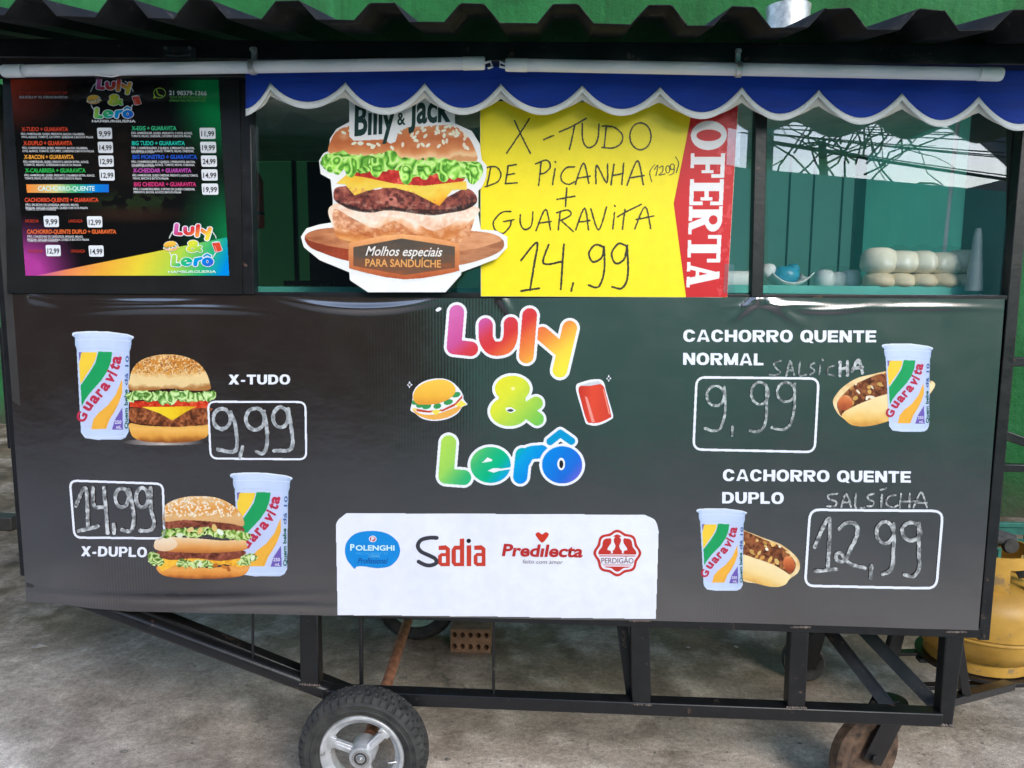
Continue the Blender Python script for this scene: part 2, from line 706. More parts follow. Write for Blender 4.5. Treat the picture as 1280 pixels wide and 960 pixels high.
def leafy(c, pts, seed, dark=(74, 120, 48), light=(176, 216, 118), w=16, keep=False):
    """ruffled lettuce along a path"""
    P = cr(pts, False, 8)
    d = c.dist(P)
    e = vnoise(c.X, c.Y, w * .8, seed) * .9 + vnoise(c.X, c.Y, w * .35, seed + 1) * .4
    c.fill(d < w * (.55 + .75 * e), frill(c, w, seed, dark, light), keep)


def seeds(c, m, n, rx, seed, col=(250, 228, 186), box=None):
    rg = np.random.RandomState(seed)
    x0, x1, y0, y1 = box
    for i in range(n):
        x, y = x0 + rg.rand() * (x1 - x0), y0 + rg.rand() ** 1.3 * (y1 - y0)
        e = c.ell(x, y, rx, rx * 0.55, rg.rand() * 180)
        c.fill(e & m, np.array(col) * (0.88 + 0.14 * rg.rand()), True)


def burger_single(T):
    sx, sy, ox, oy = T
    c = Canvas(ox + 440 * sx, oy + 250 * sy, ox + 1140 * sx, oy + 950 * sy, 0.45, T)
    X, Y = c.X, c.Y
    n = fbm(X, Y, 60, 3, 4)
    n2 = fbm(X, Y, 18, 5, 2)
    c.fill(c.ell(760, 915, 330, 26), stops(np.abs(X - 740) / 330, [(0, (190, 178, 172)), (0.6, (120, 112, 110)), (1, (45, 43, 42))]))
    c.fill(c.poly([(495, 520), (1090, 520), (1092, 800), (495, 800)]), (52, 24, 18))
    low = c.blob([(494, 775), (600, 790), (800, 800), (1000, 790), (1092, 775), (1085, 850), (1050, 890), (930, 915), (780, 920), (620, 912), (530, 885), (500, 840)])
    c.fill(low, stops((Y - 775) / 140 + (n - .5) * .3, [(0, (226, 168, 84)), (0.3, (240, 184, 96)), (0.65, (226, 160, 70)), (1, (150, 86, 36))]))
    pat = c.blob([(494, 670), (600, 655), (1080, 655), (1092, 700), (1085, 780), (950, 795), (820, 802), (650, 785), (510, 760)], 4)
    c.fill(pat, stops(n * 0.5 + n2 * 0.5, [(0.2, (50, 26, 20)), (0.45, (116, 62, 36)), (0.62, (168, 96, 58)), (0.85, (206, 140, 92))]))
    c.fill(c.poly([(494, 610), (1085, 600), (1088, 658), (800, 672), (494, 650)]), stops(n2, [(0.2, (176, 34, 24)), (0.6, (216, 66, 36)), (0.9, (236, 120, 80))]))
    c.fill(c.poly([(590, 652), (1000, 648), (940, 675), (815, 752), (720, 700)]), stops((X - 600) / 400 + n2 * .2, [(0, (250, 216, 66)), (0.6, (244, 206, 40)), (1, (222, 168, 30))]))
    for a in (0, 1):
        leafy(c, [(500, 590 - a * 20), (560, 560), (640, 585 - a * 15), (720, 570), (790, 600 - a * 30), (850, 560), (930, 585 - a * 20), (1040, 575), (1115, 560)], 11 + a, (86, 132, 52), (200, 232, 150), 30)
    for x, y in ((560, 560), (735, 600), (800, 600), (880, 575), (1080, 575)):
        c.fill(c.blob([(x - 34, y - 26), (x + 20, y - 34), (x + 40, y + 10), (x + 6, y + 40), (x - 26, y + 14)], 4), frill(c, 24, int(x), (96, 150, 66), (204, 234, 158)))
    bun = c.blob([(494, 522), (496, 430), (520, 360), (580, 300), (680, 266), (790, 256), (900, 270), (1000, 312), (1065, 385), (1097, 470), (1092, 524), (950, 528), (800, 516), (640, 526)])
    c.fill(bun, stops((Y - 256) / 270 + (n - .5) * .25 + ((X - 790) / 420) ** 2 * .25, [(0, (222, 168, 96)), (0.25, (206, 132, 52)), (0.5, (214, 150, 70)), (0.66, (238, 206, 148)), (0.9, (236, 206, 150)), (1, (176, 120, 66))]))
    seeds(c, bun, 420, 8, 21, (244, 206, 150), (520, 1080, 262, 420))
    seeds(c, bun, 160, 7, 22, (168, 96, 36), (540, 1060, 270, 400))
    return Decal().canvas(c, 2)


def burger_double(T):
    sx, sy, ox, oy = T
    c = Canvas(ox + 0 * sx, oy + 50 * sy, ox + 925 * sx, oy + 775 * sy, 0.45, T)
    X, Y = c.X, c.Y
    n = fbm(X, Y, 70, 31, 4)
    n2 = fbm(X, Y, 20, 33, 2)
    low = c.blob([(75, 660), (200, 640), (500, 670), (780, 640), (855, 640), (850, 690), (790, 740), (600, 762), (400, 765), (220, 755), (110, 725)])
    c.fill(low, stops((Y - 640) / 125 + (n - .5) * .3, [(0, (226, 150, 70)), (0.35, (238, 166, 84)), (0.7, (222, 140, 62)), (1, (150, 80, 40))]))
    c.fill(c.poly([(80, 590), (800, 590), (838, 640), (790, 668), (640, 640), (520, 665), (380, 628), (250, 640), (120, 700), (80, 650)]), stops(n2 + (X - 450) / 1800, [(0.2, (250, 196, 70)), (0.6, (246, 184, 56)), (0.9, (222, 150, 40))]))
    meat2 = c.blob([(70, 540), (160, 520), (500, 540), (800, 525), (815, 560), (770, 590), (600, 612), (400, 590), (200, 605), (95, 575)])
    mc = stops(n * .5 + n2 * .5, [(0.25, (78, 36, 28)), (0.5, (132, 68, 50)), (0.75, (168, 96, 74))])
    c.fill(meat2, mc)
    for i, (x, y) in enumerate(((60, 600), (45, 570), (80, 620), (300, 630), (430, 635), (500, 640), (840, 590), (870, 580), (810, 615), (350, 640))):
        leafy(c, [(x - 28, y + 6), (x, y - 8), (x + 30, y + 8)], 60 + i, (96, 130, 50), (206, 226, 150), 26)
    for i, (x, y) in enumerate(((570, 650), (640, 660), (680, 680), (440, 640), (885, 585))):
        c.fill(c.ell(x, y, 24, 16, i * 30), ((186, 106, 40), (200, 120, 50), (176, 96, 40), (226, 236, 200), (230, 240, 210))[i])
    mid = c.blob([(52, 470), (80, 425), (180, 410), (400, 420), (640, 440), (800, 430), (835, 470), (820, 520), (640, 540), (420, 545), (200, 535), (70, 520)])
    c.fill(mid, stops((Y - 410) / 135 + (n - .5) * .2, [(0, (240, 216, 186)), (0.3, (236, 190, 136)), (0.65, (226, 156, 84)), (1, (186, 110, 50))]))
    c.fill(mid & c.ell(140, 470, 110, 60), (244, 232, 216), True, 0.6)
    meat1 = c.blob([(145, 275), (400, 268), (640, 285), (790, 320), (808, 370), (700, 372), (560, 345), (360, 330), (200, 345), (148, 330)])
    c.fill(meat1, mc)
    for a in range(3):
        leafy(c, [(150, 395 - a * 12), (260, 370), (400, 385 - a * 8), (500, 360), (620, 385), (740, 405 - a * 10), (835, 410)], 80 + a, (96, 140, 40), (200, 220, 140), 30)
    for i, (x, y) in enumerate(((270, 395), (610, 372), (560, 335), (440, 360), (360, 350))):
        c.fill(c.ell(x, y, 32, 20, i * 40), ((220, 230, 196), (232, 240, 220), (226, 190, 116), (222, 190, 120), (226, 200, 130))[i])
    for x, y in ((225, 350), (370, 375), (500, 350), (480, 375), (650, 405)):
        c.fill(c.ell(x, y, 14, 8, x), (42, 50, 20))
    bun = c.blob([(136, 280), (132, 200), (150, 140), (230, 95), (340, 70), (460, 66), (580, 80), (680, 120), (760, 180), (800, 240), (808, 318), (700, 300), (500, 278), (300, 268)])
    c.fill(bun, stops((Y - 66) / 240 + (n - .5) * .3, [(0, (232, 196, 150)), (0.25, (228, 168, 96)), (0.5, (222, 150, 70)), (0.75, (226, 178, 120)), (1, (216, 164, 110))]))
    seeds(c, bun, 230, 11, 44, (250, 234, 208), (140, 800, 70, 240))
    return Decal().canvas(c, 3)


def hot_dog(T, flip):
    sx, sy, ox, oy = T
    c = Canvas(ox + (65 if not flip else 500) * sx, oy + 300 * sy, ox + (1035 if not flip else 1130) * sx, oy + 885 * sy, 0.45, T)
    X, Y = c.X, c.Y
    n = fbm(X, Y, 80, 13, 3)
    if not flip:
        out = c.blob([(82, 620), (100, 555), (180, 465), (300, 390), (430, 355), (600, 320), (780, 330), (960, 400), (1020, 428), (1018, 480), (940, 575), (760, 720), (560, 800), (400, 835), (260, 825), (180, 765), (120, 710)])
        fil = c.blob([(122, 655), (130, 600), (200, 520), (300, 440), (540, 345), (760, 345), (960, 400), (940, 440), (545, 545), (350, 620), (200, 690), (160, 738)])
        sa = c.ell(195, 618, 66, 72, 30)
        low = c.blob([(165, 730), (300, 640), (545, 550), (960, 440), (1015, 480), (760, 720), (560, 800), (400, 832), (250, 820)])
    else:
        out = c.blob([(510, 315), (600, 318), (760, 378), (940, 448), (1080, 560), (1122, 650), (1100, 730), (1020, 790), (970, 850), (860, 872), (700, 840), (510, 760)])
        fil = c.blob([(510, 318), (600, 325), (740, 385), (940, 470), (1060, 600), (1075, 680), (1010, 745), (880, 660), (700, 590), (510, 545)])
        sa = c.ell(1010, 640, 56, 82, -15)
        low = c.blob([(510, 550), (700, 595), (880, 665), (1010, 745), (1018, 790), (960, 850), (850, 868), (700, 838), (510, 752)])
    c.fill(out, stops(n, [(0.2, (222, 180, 120)), (0.6, (240, 212, 160)), (0.9, (246, 226, 186))]))
    c.fill(fil, stops(fbm(X, Y, 30, 15), [(0.25, (70, 34, 22)), (0.5, (130, 74, 44)), (0.8, (170, 108, 66))]), True)
    rg = np.random.RandomState(5 + flip)
    for i in range(95):
        x, y = 100 + rg.rand() * 1000, 320 + rg.rand() * 400
        col = ((214, 168, 92), (226, 190, 116), (150, 82, 48), (240, 226, 200), (110, 56, 34), (206, 150, 76))[rg.randint(6)]
        c.fill(c.ell(x, y, 12 + rg.rand() * 30, 8 + rg.rand() * 12, rg.rand() * 180) & fil, np.array(col) * (0.9 + .2 * rg.rand()), True)
    c.fill(sa, stops(((Y - 618) / 150 + .5) * .6 + n * .4, [(0.2, (226, 150, 96)), (0.5, (206, 110, 62)), (0.9, (150, 66, 38))]), True)
    q = (Y - 560) / 280 if not flip else (Y - (0.42 * (X - 500) + 545)) / 260
    c.fill(low, stops(q + (n - .5) * .25, [(0, (246, 222, 170)), (0.4, (244, 214, 150)), (0.75, (236, 190, 106)), (1, (206, 146, 66))]), True)
    return Decal().canvas(c, .4)


def chalk(strokes, w, T, seed, grey=(205, 207, 212), lo=0.35):
    """chalk marker strokes: list of polylines in drawing units"""
    sx, sy, ox, oy = T
    A = np.array([p for st in strokes for p in st])
    c = Canvas(ox + sx * (A[:, 0].min() - w), oy + sy * (A[:, 1].min() - w), ox + sx * (A[:, 0].max() + w), oy + sy * (A[:, 1].max() + w), 0.4, T)
    rag = (fbm(c.X, c.Y, w * .9, seed) - .5) * w * 0.35
    d = np.full(c.X.shape, 1e9)
    for st in strokes:
        d = np.minimum(d, c.dist(cr(st, False, 5) if len(st) > 2 else st))
    m = d + rag < w / 2
    n = fbm(c.X, c.Y, w * .8, seed + 3)
    k = np.clip(lo + (1 - lo) * (n - .25) * 2.2, lo * .8, 1)
    c.fill(m, np.array((46, 47, 48)) + (np.array(grey) - 46) * k[..., None])
    return c


def ellipse_pts(cx, cy, rx, ry, a0=-60, sweep=370, n=18):
    return [(cx + rx * math.cos(R(a0 + sweep * i / n)), cy - ry * math.sin(R(a0 + sweep * i / n))) for i in range(n + 1)]


def round_box(c, quad, w, r):
    """outline of a rounded quadrilateral of line width w on canvas c"""
    q = np.array(quad, float)
    P = []
    for i in range(4):
        a, b, d = q[i - 1], q[i], q[(i + 1) % 4]
        u, v = (a - b) / np.hypot(*(a - b)), (d - b) / np.hypot(*(d - b))
        for k in range(6):
            t = k / 5
            P.append((1 - t) ** 2 * (b + u * r) + 2 * t * (1 - t) * b + t * t * (b + v * r))
    return np.array(P), c.dist(P, True) < w / 2


def price_box(quad, w, r, strokes, sw, T, seed, grey=(205, 207, 212), lo=0.35, x0=None):
    q = np.array(quad, float)
    c = Canvas(q[:, 0].min() - w, q[:, 1].min() - w, q[:, 0].max() + w, q[:, 1].max() + w, 0.4)
    P, m = round_box(c, quad, w, r)
    c.fill(m, WHITE)
    d = Decal()
    d.canvas(c, 3)
    d.canvas(chalk(strokes, sw, T, seed, grey, lo), 4)
    return d


LOGO_A = [(0, (214, 112, 180)), (.3, (205, 84, 150)), (.42, (214, 62, 76)), (.52, (216, 58, 58)), (.62, (232, 104, 60)), (.78, (242, 152, 66)), (.95, (246, 214, 70)), (1.1, (240, 228, 66))]
LOGO_B = [(0, (238, 226, 50)), (.4, (222, 226, 58)), (.7, (176, 214, 76)), (1, (120, 200, 84))]
LOGO_C = [(0, (186, 222, 80)), (.22, (158, 214, 92)), (.36, (60, 184, 116)), (.48, (0, 180, 130)), (.58, (0, 160, 216)), (.72, (0, 132, 222)), (.9, (28, 108, 212)), (1, (120, 96, 208))]


def shop_logo(T, step=0.5, small=False):
    """rounded rainbow lettering with a white outline; crop units of 1102x960"""
    sx, sy, ox, oy = T
    c = Canvas(ox + 60 * sx, oy + 55 * sy, ox + 1040 * sx, oy + 890 * sy, step, T)
    X, Y = c.X, c.Y
    U_ = cr([(416, 165), (418, 225), (440, 262), (472, 270), (508, 258), (526, 220), (528, 160)], False, 5)
    up = [([(288, 108), (276, 262), (350, 270)], 33), (U_, 32), ([(612, 122), (597, 302)], 33), ([(668, 205), (742, 268)], 33), ([(790, 178), (746, 365)], 33)]
    ow = 13 if not small else 16
    mm = np.zeros(X.shape, bool)
    mw = np.zeros(X.shape, bool)
    for p, w in up:
        d = c.dist(p)
        mm |= d < w
        mw |= d < w + ow
    wht = (238, 240, 248)
    c.fill(mw, wht)
    lg = stops
    for p, w in up:                                    # thin white seams where one letter overlaps the last
        d = c.dist(p)
        c.fill(d < w, lg((X - 240) / 600 * .75 + (Y - 100) / 300 * .5, LOGO_A))
    for p, w in (up[0], up[2]):
        d = c.dist(p)
        c.fill((d > w) & (d < w + ow * .7) & mm & (X > 560 if p is up[2][0] else X < 392), wht)
    # ampersand
    am = c.ell(535, 448, 78, 58) | c.ell(522, 548, 86, 66) | c.ell(535, 495, 60, 50)
    d1, d2 = c.dist([(560, 560), (640, 512)]), c.dist([(560, 520), (645, 582)])
    amo = c.ell(535, 448, 91, 71) | c.ell(522, 548, 99, 79) | c.ell(535, 495, 73, 63) | (np.minimum(d1, d2) < 42)
    am |= np.minimum(d1, d2) < 30
    c.fill(amo, wht)
    c.fill(am, lg((X - 430) / 250 * .6 + (Y - 390) / 220 * .5, LOGO_B))
    c.fill(c.ell(538, 447, 9, 8), (246, 240, 150))
    c.fill(c.poly([(504, 532), (530, 530), (552, 544), (528, 556), (510, 548)]), wht)
    c.fill(c.ell(526, 544, 14, 6), (70, 72, 60))
    # second word
    tC = (X - 200) / 650 * .8 + (Y - 640) / 240 * .25
    parts = [(c.dist([(252, 688), (240, 836), (318, 842)]), 34), (c.dist([(580, 742), (570, 838)]), 32), (c.dist(cr([(585, 770), (610, 735), (665, 728)], False, 4)), 30),
             (c.dist([(703, 682), (748, 646), (797, 680)]), 17)]
    dE = np.hypot((X - 438) / 1.12, Y - 786)
    dO = np.hypot((X - 756) / 1.08, Y - 786)
    mw = (dE < 92) | (dO < 95)
    for d, w in parts:
        mw |= d < w + ow
    c.fill(mw, wht)
    for d, w in parts[:1]:
        c.fill(d < w, lg(tC, LOGO_C))
    c.fill(dE < 80, lg(tC, LOGO_C))
    for d, w in parts[1:3]:
        c.fill((d < w), lg(tC, LOGO_C))
    c.fill((dO < 95) & (dO > 82) & (Y > 700), wht)
    c.fill(dO < 83, lg(tC, LOGO_C))
    c.fill(parts[3][0] < 17, (0, 150, 204))
    c.fill(c.poly([(400, 776), (425, 752), (447, 764), (440, 770)]), wht)
    c.fill(c.poly([(425, 812), (450, 800), (480, 800), (476, 812), (452, 820)]), wht)
    c.fill((c.dist([(478, 808), (530, 800)]) < 4) & (dE < 95), wht)
    c.fill(c.ell(752, 782, 17, 27), wht)
    c.fill(c.ell(752, 783, 9, 18), (30, 30, 32))
    # sparks
    if not small:
        c.fill(c.ell(207, 95, 15, 9, -25), wht)
    for x, y in ((78, 430), (963, 402)):
        c.fill(c.poly([(x, y - 22), (x + 6, y - 5), (x + 16, y), (x + 5, y + 6), (x, y + 20), (x - 5, y + 6), (x - 14, y), (x - 5, y - 5)]) & ~c.ell(x, y, 4, 5), wht)
    # plain burger and can (no faces)
    T2 = lambda pts: [(36 + 0.296 * x, 355.6 + 0.296 * y) for x, y in pts]
    o = c.blob(T2([(185, 460), (190, 370), (260, 260), (400, 180), (600, 150), (760, 190), (880, 290), (950, 400), (960, 470), (1015, 545), (940, 585), (860, 690), (700, 770), (500, 795), (330, 760), (220, 680), (155, 640), (165, 560)]))
    c.fill(o, wht)
    c.fill(c.blob(T2([(190, 620), (330, 690), (540, 690), (800, 600), (930, 560), (860, 660), (700, 745), (500, 775), (340, 740), (230, 680)])), (240, 176, 84))
    c.fill(c.poly(T2([(200, 600), (420, 640), (640, 620), (820, 530), (940, 400), (935, 450), (820, 570), (640, 650), (420, 670), (260, 650)])), (196, 70, 40))
    for x, y, w in ((230, 510, 60), (400, 575, 70), (560, 570, 60), (725, 510, 70), (840, 400, 70), (300, 555, 60)):
        c.fill(c.ell(*T2([(x, y)])[0], w * .3, 12, -15), (58, 150, 84))
    for q in ([(470, 650), (540, 620), (620, 640), (540, 710)], [(820, 560), (920, 480), (1000, 545), (930, 580)], [(180, 590), (260, 620), (210, 640)]):
        c.fill(c.poly(T2(q)), (246, 226, 90))
    c.fill(c.blob(T2([(200, 470), (205, 380), (270, 280), (420, 200), (600, 170), (740, 200), (830, 290), (820, 380), (740, 460), (580, 530), (400, 550), (260, 540)])), stops((Y - 400) / 130, [(0, (252, 206, 80)), (.6, (244, 184, 66)), (1, (220, 140, 50))]))
    T3 = lambda pts: [(747 + .2963 * x, 355.6 + .2963 * y) for x, y in pts]
    c.fill(c.poly(cr(T3([(240, 250), (300, 215), (440, 175), (590, 165), (660, 215), (690, 330), (740, 500), (800, 720), (770, 770), (640, 840), (520, 868), (420, 850), (375, 810), (300, 560), (240, 350)]), True, 3)), wht)
    c.fill(c.poly(cr(T3([(275, 290), (420, 262), (560, 232), (650, 270), (690, 400), (765, 700), (740, 750), (600, 815), (470, 826), (400, 790), (320, 520)]), True, 3)), stops((X - 830) / 150, [(0, (196, 52, 40)), (.4, (226, 76, 52)), (1, (206, 62, 46))]))
    c.fill(c.poly(T3([(290, 265), (440, 215), (580, 195), (625, 235), (440, 268)])), (206, 208, 216))
    c.fill(c.poly(T3([(370, 420), (410, 440), (470, 640), (520, 810), (475, 815), (420, 620)])), (240, 150, 140))
    c.fill(c.poly(T3([(640, 310), (660, 320), (750, 690), (730, 690)])), (240, 150, 130))
    return Decal().canvas(c, 1)


def sponsor_panel(T=None):
    quad = [(423, 650), (424, 640), (434, 639.5), (812, 644.5), (822, 650), (823, 660), (820, 774), (622, 771), (421, 769)]
    c = Canvas(416, 636, 828, 777, 0.6)
    P = np.vstack([cr([(420, 668), (421, 652), (433, 641)], False, 6), cr([(806, 643), (819, 650), (823.5, 664)], False, 6), [(820, 774), (622, 771), (422, 769)]])
    m = c.poly(P)
    n = fbm(c.X, c.Y, 60, 8)
    c.fill(m, stops(n, [(0.2, (228, 231, 247)), (0.8, (238, 240, 251))]))
    d = Decal().canvas(c, 1)
    # speech bubble emblem
    T5 = (0.15625, 0.15625, 420, 650)
    c = Canvas(430, 660, 503, 714, 0.35, T5)
    ok = c.blob([(72, 240), (90, 170), (160, 105), (290, 84), (410, 105), (490, 165), (515, 240), (495, 310), (430, 370), (330, 385), (230, 372), (170, 372), (152, 392), (120, 360), (85, 310)])
    c.fill(ok, (20, 138, 218))
    c.fill(c.ell(295, 150, 30, 26), (236, 240, 250), True)
    c.fill(c.ell(295, 150, 24, 21), (200, 80, 96), True)
    d.canvas(c, 2)
    P5 = lambda x, y: (420 + .15625 * x, 650 + .15625 * y)
    d.text('P', P5(284, 166), P5(310, 166), 5.2, WHITE, 3, .04)
    d.text('P', P5(115, 243), P5(150, 243), 8.8, (206, 240, 250), 3, .03)
    d.text('OLENGHI', P5(158, 243), P5(470, 243), 7.2, (206, 240, 250), 3, .03)
    d.text('RESTAURANTES', P5(165, 275), P5(415, 275), 3.0, (70, 176, 236), 3, .0)
    d.text('LINHA', P5(265, 297), P5(352, 297), 4.0, (110, 196, 240), 3, .0)
    d.text('Profissional', P5(175, 346), P5(405, 346), 7.6, (20, 60, 140), 3, .0, slant=0.25)
    # black S and red letters
    c = Canvas(518, 666, 610, 711, 0.35, T5)
    S = cr([(806, 142), (740, 142), (680, 160), (655, 205), (680, 250), (745, 282), (795, 310), (800, 345), (755, 362), (710, 356), (662, 332)], False, 5)
    red = (200, 62, 46)

    def aa(x):
        c.fill(c.poly([(x, 205), (x + 60, 200), (x + 92, 225), (x + 92, 370), (x + 20, 370), (x - 4, 350), (x - 4, 285), (x + 20, 262), (x + 58, 262), (x + 58, 240), (x, 240)]), red)
        c.fill(c.poly([(x + 28, 290), (x + 60, 290), (x + 60, 342), (x + 28, 342)]), (232, 232, 246))
    aa(820)
    c.fill(c.poly([(990, 150), (1028, 145), (1028, 370), (945, 370), (925, 345), (925, 235), (945, 205), (990, 203)]), red)
    c.fill(c.poly([(960, 238), (992, 238), (992, 342), (960, 342)]), (232, 232, 246))
    c.fill(c.poly([(1045, 203), (1082, 200), (1082, 370), (1045, 370)]), red)
    c.fill(c.ell(1062, 167, 19, 19), (24, 26, 30))
    aa(1105)
    c.fill(c.dist(S) < 17, (58, 58, 66))
    d.canvas(c, 2)
    P6 = lambda x, y: (610 + .16406 * x, 650 + .16406 * y)
    T6 = (.16406, .16406, 610, 650)
    c = Canvas(667, 663, 688, 680, 0.35, T6)
    c.fill(c.blob([(412, 172), (372, 130), (362, 105), (385, 90), (412, 106), (440, 90), (464, 105), (452, 135)]), (206, 56, 36))
    d.canvas(c, 2)
    d.text('Predılecta', P6(106, 274), P6(718, 284), 16.5, (186, 44, 44), 3, .03, slant=.16)
    d.text('feito com amor', P6(262, 328), P6(568, 334), 5.4, (126, 108, 112), 3, -.005, slant=.2)
    # scalloped seal with two birds
    c = Canvas(740, 660, 803, 722, 0.3, T6)
    X, Y = c.X, c.Y
    ang = np.arctan2(Y - 250, X - 985)
    rad = np.hypot(X - 985, (Y - 250) * 1.02)
    k = 166 + 9 * np.cos(8 * ang + math.pi * 0)
    red = (196, 54, 46)
    c.fill(rad < k + 8, red)
    c.fill(rad < k - 14, (234, 235, 248))
    inn = rad < k - 30
    c.fill(inn & (Y < 262), red)
    c.fill(inn & (Y > 352), red)
    c.fill(inn & (Y > 268) & (Y < 275), red)
    c.fill(inn & (Y > 338) & (Y < 344), red)
    for s_ in (-1, 1):
        b = [(985 + s_ * x, y) for x, y in ((16, 128), (38, 122), (52, 134), (44, 152), (48, 176), (72, 210), (76, 226), (52, 232), (46, 248), (56, 252), (34, 252), (36, 234), (22, 220), (14, 196), (28, 160), (28, 142))]
        c.fill(c.poly(b), (236, 236, 248))
    d.canvas(c, 2)
    d.text('PERDIGÃO', P6(864, 328), P6(1108, 328), 7.2, (120, 52, 66), 3, .0)
    return d


# ------------------------------------------------------------------ materials in use
M = {}
M['black_steel'] = mat('black painted steel', (0.008, 0.008, 0.009), 0.36, 0.0, 0.35, 25, 0.25, 90)
M['dark_steel'] = mat('worn dark steel', (0.03, 0.031, 0.033), 0.45, 0.1, 0.4, 20, 0.3, 80)
M['black_vinyl'] = mat('black vinyl', (0.012, 0.012, 0.012), 0.3, 0, 0.2, 8, 0.2, 10, dist=0.006)
M['roof'] = mat('dark roof sheet', (0.006, 0.0065, 0.008), 0.65, 0.0, 0.5, 9, 0.3, 40, spec=0.25)
M['galv'] = mat('galvanised metal', (0.55, 0.55, 0.54), 0.4, 0.7, 0.35, 60, 0.2, 30)
M['rubber'] = mat('black rubber', (0.022, 0.022, 0.023), 0.75, 0, 0.35, 30, 0.4, 120, col2=(0.06, 0.058, 0.053))
M['rim'] = mat('dull silver rim paint', (0.62, 0.63, 0.65), 0.36, 0.45, 0.28, 25, 0.25, 60)
M['rim_teal'] = mat('pale teal rim paint', (0.30, 0.42, 0.36), 0.5, 0.0, 0.25, 25, 0.2, 60)
M['weld'] = mat('weld bead', (0.03, 0.028, 0.026), 0.5, 0.3, 0.5, 90, 0.6, 150, col2=(0.20, 0.15, 0.12))
M['steel'] = mat('bare steel', (0.5, 0.5, 0.5), 0.35, 0.9, 0.3, 50, 0.2, 60)
M['rust'] = mat('rusty steel', (0.26, 0.09, 0.045), 0.8, 0.0, 0.4, 40, 0.8, 90, col2=(0.40, 0.19, 0.11))
M['caster'] = mat('dirty brown caster rubber', (0.055, 0.03, 0.018), 0.8, 0, 0.5, 38, 0.7, 70, col2=(0.18, 0.108, 0.07))
M['blue'] = mat('royal blue awning cloth', (0.0015, 0.046, 0.41), 0.7, 0, 0.2, 7, 0.25, 12, dist=0.008, stretch=(1, 1, 6))
M['trim'] = mat('white binding tape', (0.97, 0.97, 0.95), 0.6, 0, 0.08, 20, 0.2, 200)
M['lining'] = mat('cream awning lining', (0.80, 0.75, 0.66), 0.7, 0, 0.12, 20, 0.2, 100)
M['tube'] = mat('frosted tube plastic', (0.80, 0.83, 0.92), 0.3, 0, 0.05, 6, 0.03, 20)
_q = M['tube'].node_tree.nodes['Principled BSDF']
_q.inputs['Subsurface Weight'].default_value = 1.0
_q.inputs['Subsurface Scale'].default_value = 0.03
_q.inputs['Subsurface Radius'].default_value = (1, 1, 1)
M['cap'] = mat('white plastic cap', (0.88, 0.90, 0.91), 0.35, 0, 0.06, 30, 0.05, 40)
M['teal'] = mat('teal interior panel', (0.50, 0.84, 0.77), 0.45, 0, 0.22, 3, 0.1, 6, dist=0.01)
M['teal_shelf'] = mat('teal shelf edge', (0.09, 0.42, 0.36), 0.4, 0, 0.15, 12, 0.1, 20)
M['in_brown'] = mat('brown ceiling board', (0.62, 0.55, 0.48), 0.6, 0, 0.3, 6, 0.2, 20)
M['in_green'] = mat('shaded green wall stand-in', (0.16, 0.30, 0.17), 0.5, 0, 0.3, 3, 0.2, 20)  # colour of the green wall as darkened by shade and glass
M['teal_side'] = mat('teal side panel', (0.46, 0.80, 0.73), 0.45, 0, 0.22, 3, 0.1, 6, dist=0.01)
M['in_dark'] = mat('dark interior panel', (0.035, 0.032, 0.03), 0.5, 0, 0.4, 5, 0.1, 20)
M['bun'] = mat('pale bread', (0.72, 0.55, 0.36), 0.7, 0, 0.12, 14, 0.3, 50, col2=(0.80, 0.68, 0.50))
M['tape'] = glass_mat('clear tape', (0.95, 0.95, 0.95), 0.10, 0.25)
M['bun2'] = mat('floured bread', (0.86, 0.78, 0.63), 0.7, 0, 0.1, 14, 0.3, 50)
M['paper'] = mat('white paper', (0.76, 0.78, 0.78), 0.7, 0, 0.08, 14, 0.3, 40)
M['grey_plastic'] = mat('grey plastic', (0.26, 0.29, 0.31), 0.5, 0, 0.15, 14, 0.1, 40)
M['card'] = mat('white card', (0.78, 0.78, 0.77), 0.5, 0, 0.06, 14, 0.1, 40)
M['bluebag'] = mat('blue plastic', (0.03, 0.30, 0.45), 0.35, 0, 0.25, 20, 0.3, 30)
M['red_paint'] = mat('orange red paint', (0.50, 0.075, 0.03), 0.4, 0, 0.25, 20, 0.1, 40)
M['gas'] = mat('worn yellow gas bottle paint', (0.44, 0.225, 0.028), 0.48, 0, 0.25, 7, 0.25, 25, col2=(0.60, 0.34, 0.055))
M['crate'] = mat('teal crate plastic', (0.02, 0.13, 0.10), 0.5, 0, 0.3, 20, 0.1, 40)
M['brick'] = mat('hollow clay brick', (0.27, 0.15, 0.09), 0.9, 0, 0.35, 30, 0.7, 120)
M['glass'] = glass_mat('tinted window film', (0.97, 0.99, 0.985), 0.08)
M['film'] = glass_mat('thin clear bag film', (0.96, 0.97, 0.97), 0.035, 0.3)
_t = M['film'].node_tree
_gl = [n for n in _t.nodes if n.type == 'BSDF_GLOSSY'][0]
_nz = noise_node(_t, 42, 3, 0.6)
_nz.noise_type = 'RIDGED_MULTIFRACTAL'
_b = nod(_t, 'ShaderNodeBump')
_b.inputs['Strength'].default_value = 0.9
_b.inputs['Distance'].default_value = 0.012
_t.links.new(_nz.outputs['Fac'], _b.inputs['Height'])
_t.links.new(_b.outputs[0], _gl.inputs['Normal'])
M['print'] = print_mat('printed ink', 0.34, 0.35)
M['print_gloss'] = print_mat('glossy printed ink', 0.14, 0.5, 0.25)
M['print_card'] = print_mat('printed card', 0.4, 0.4)


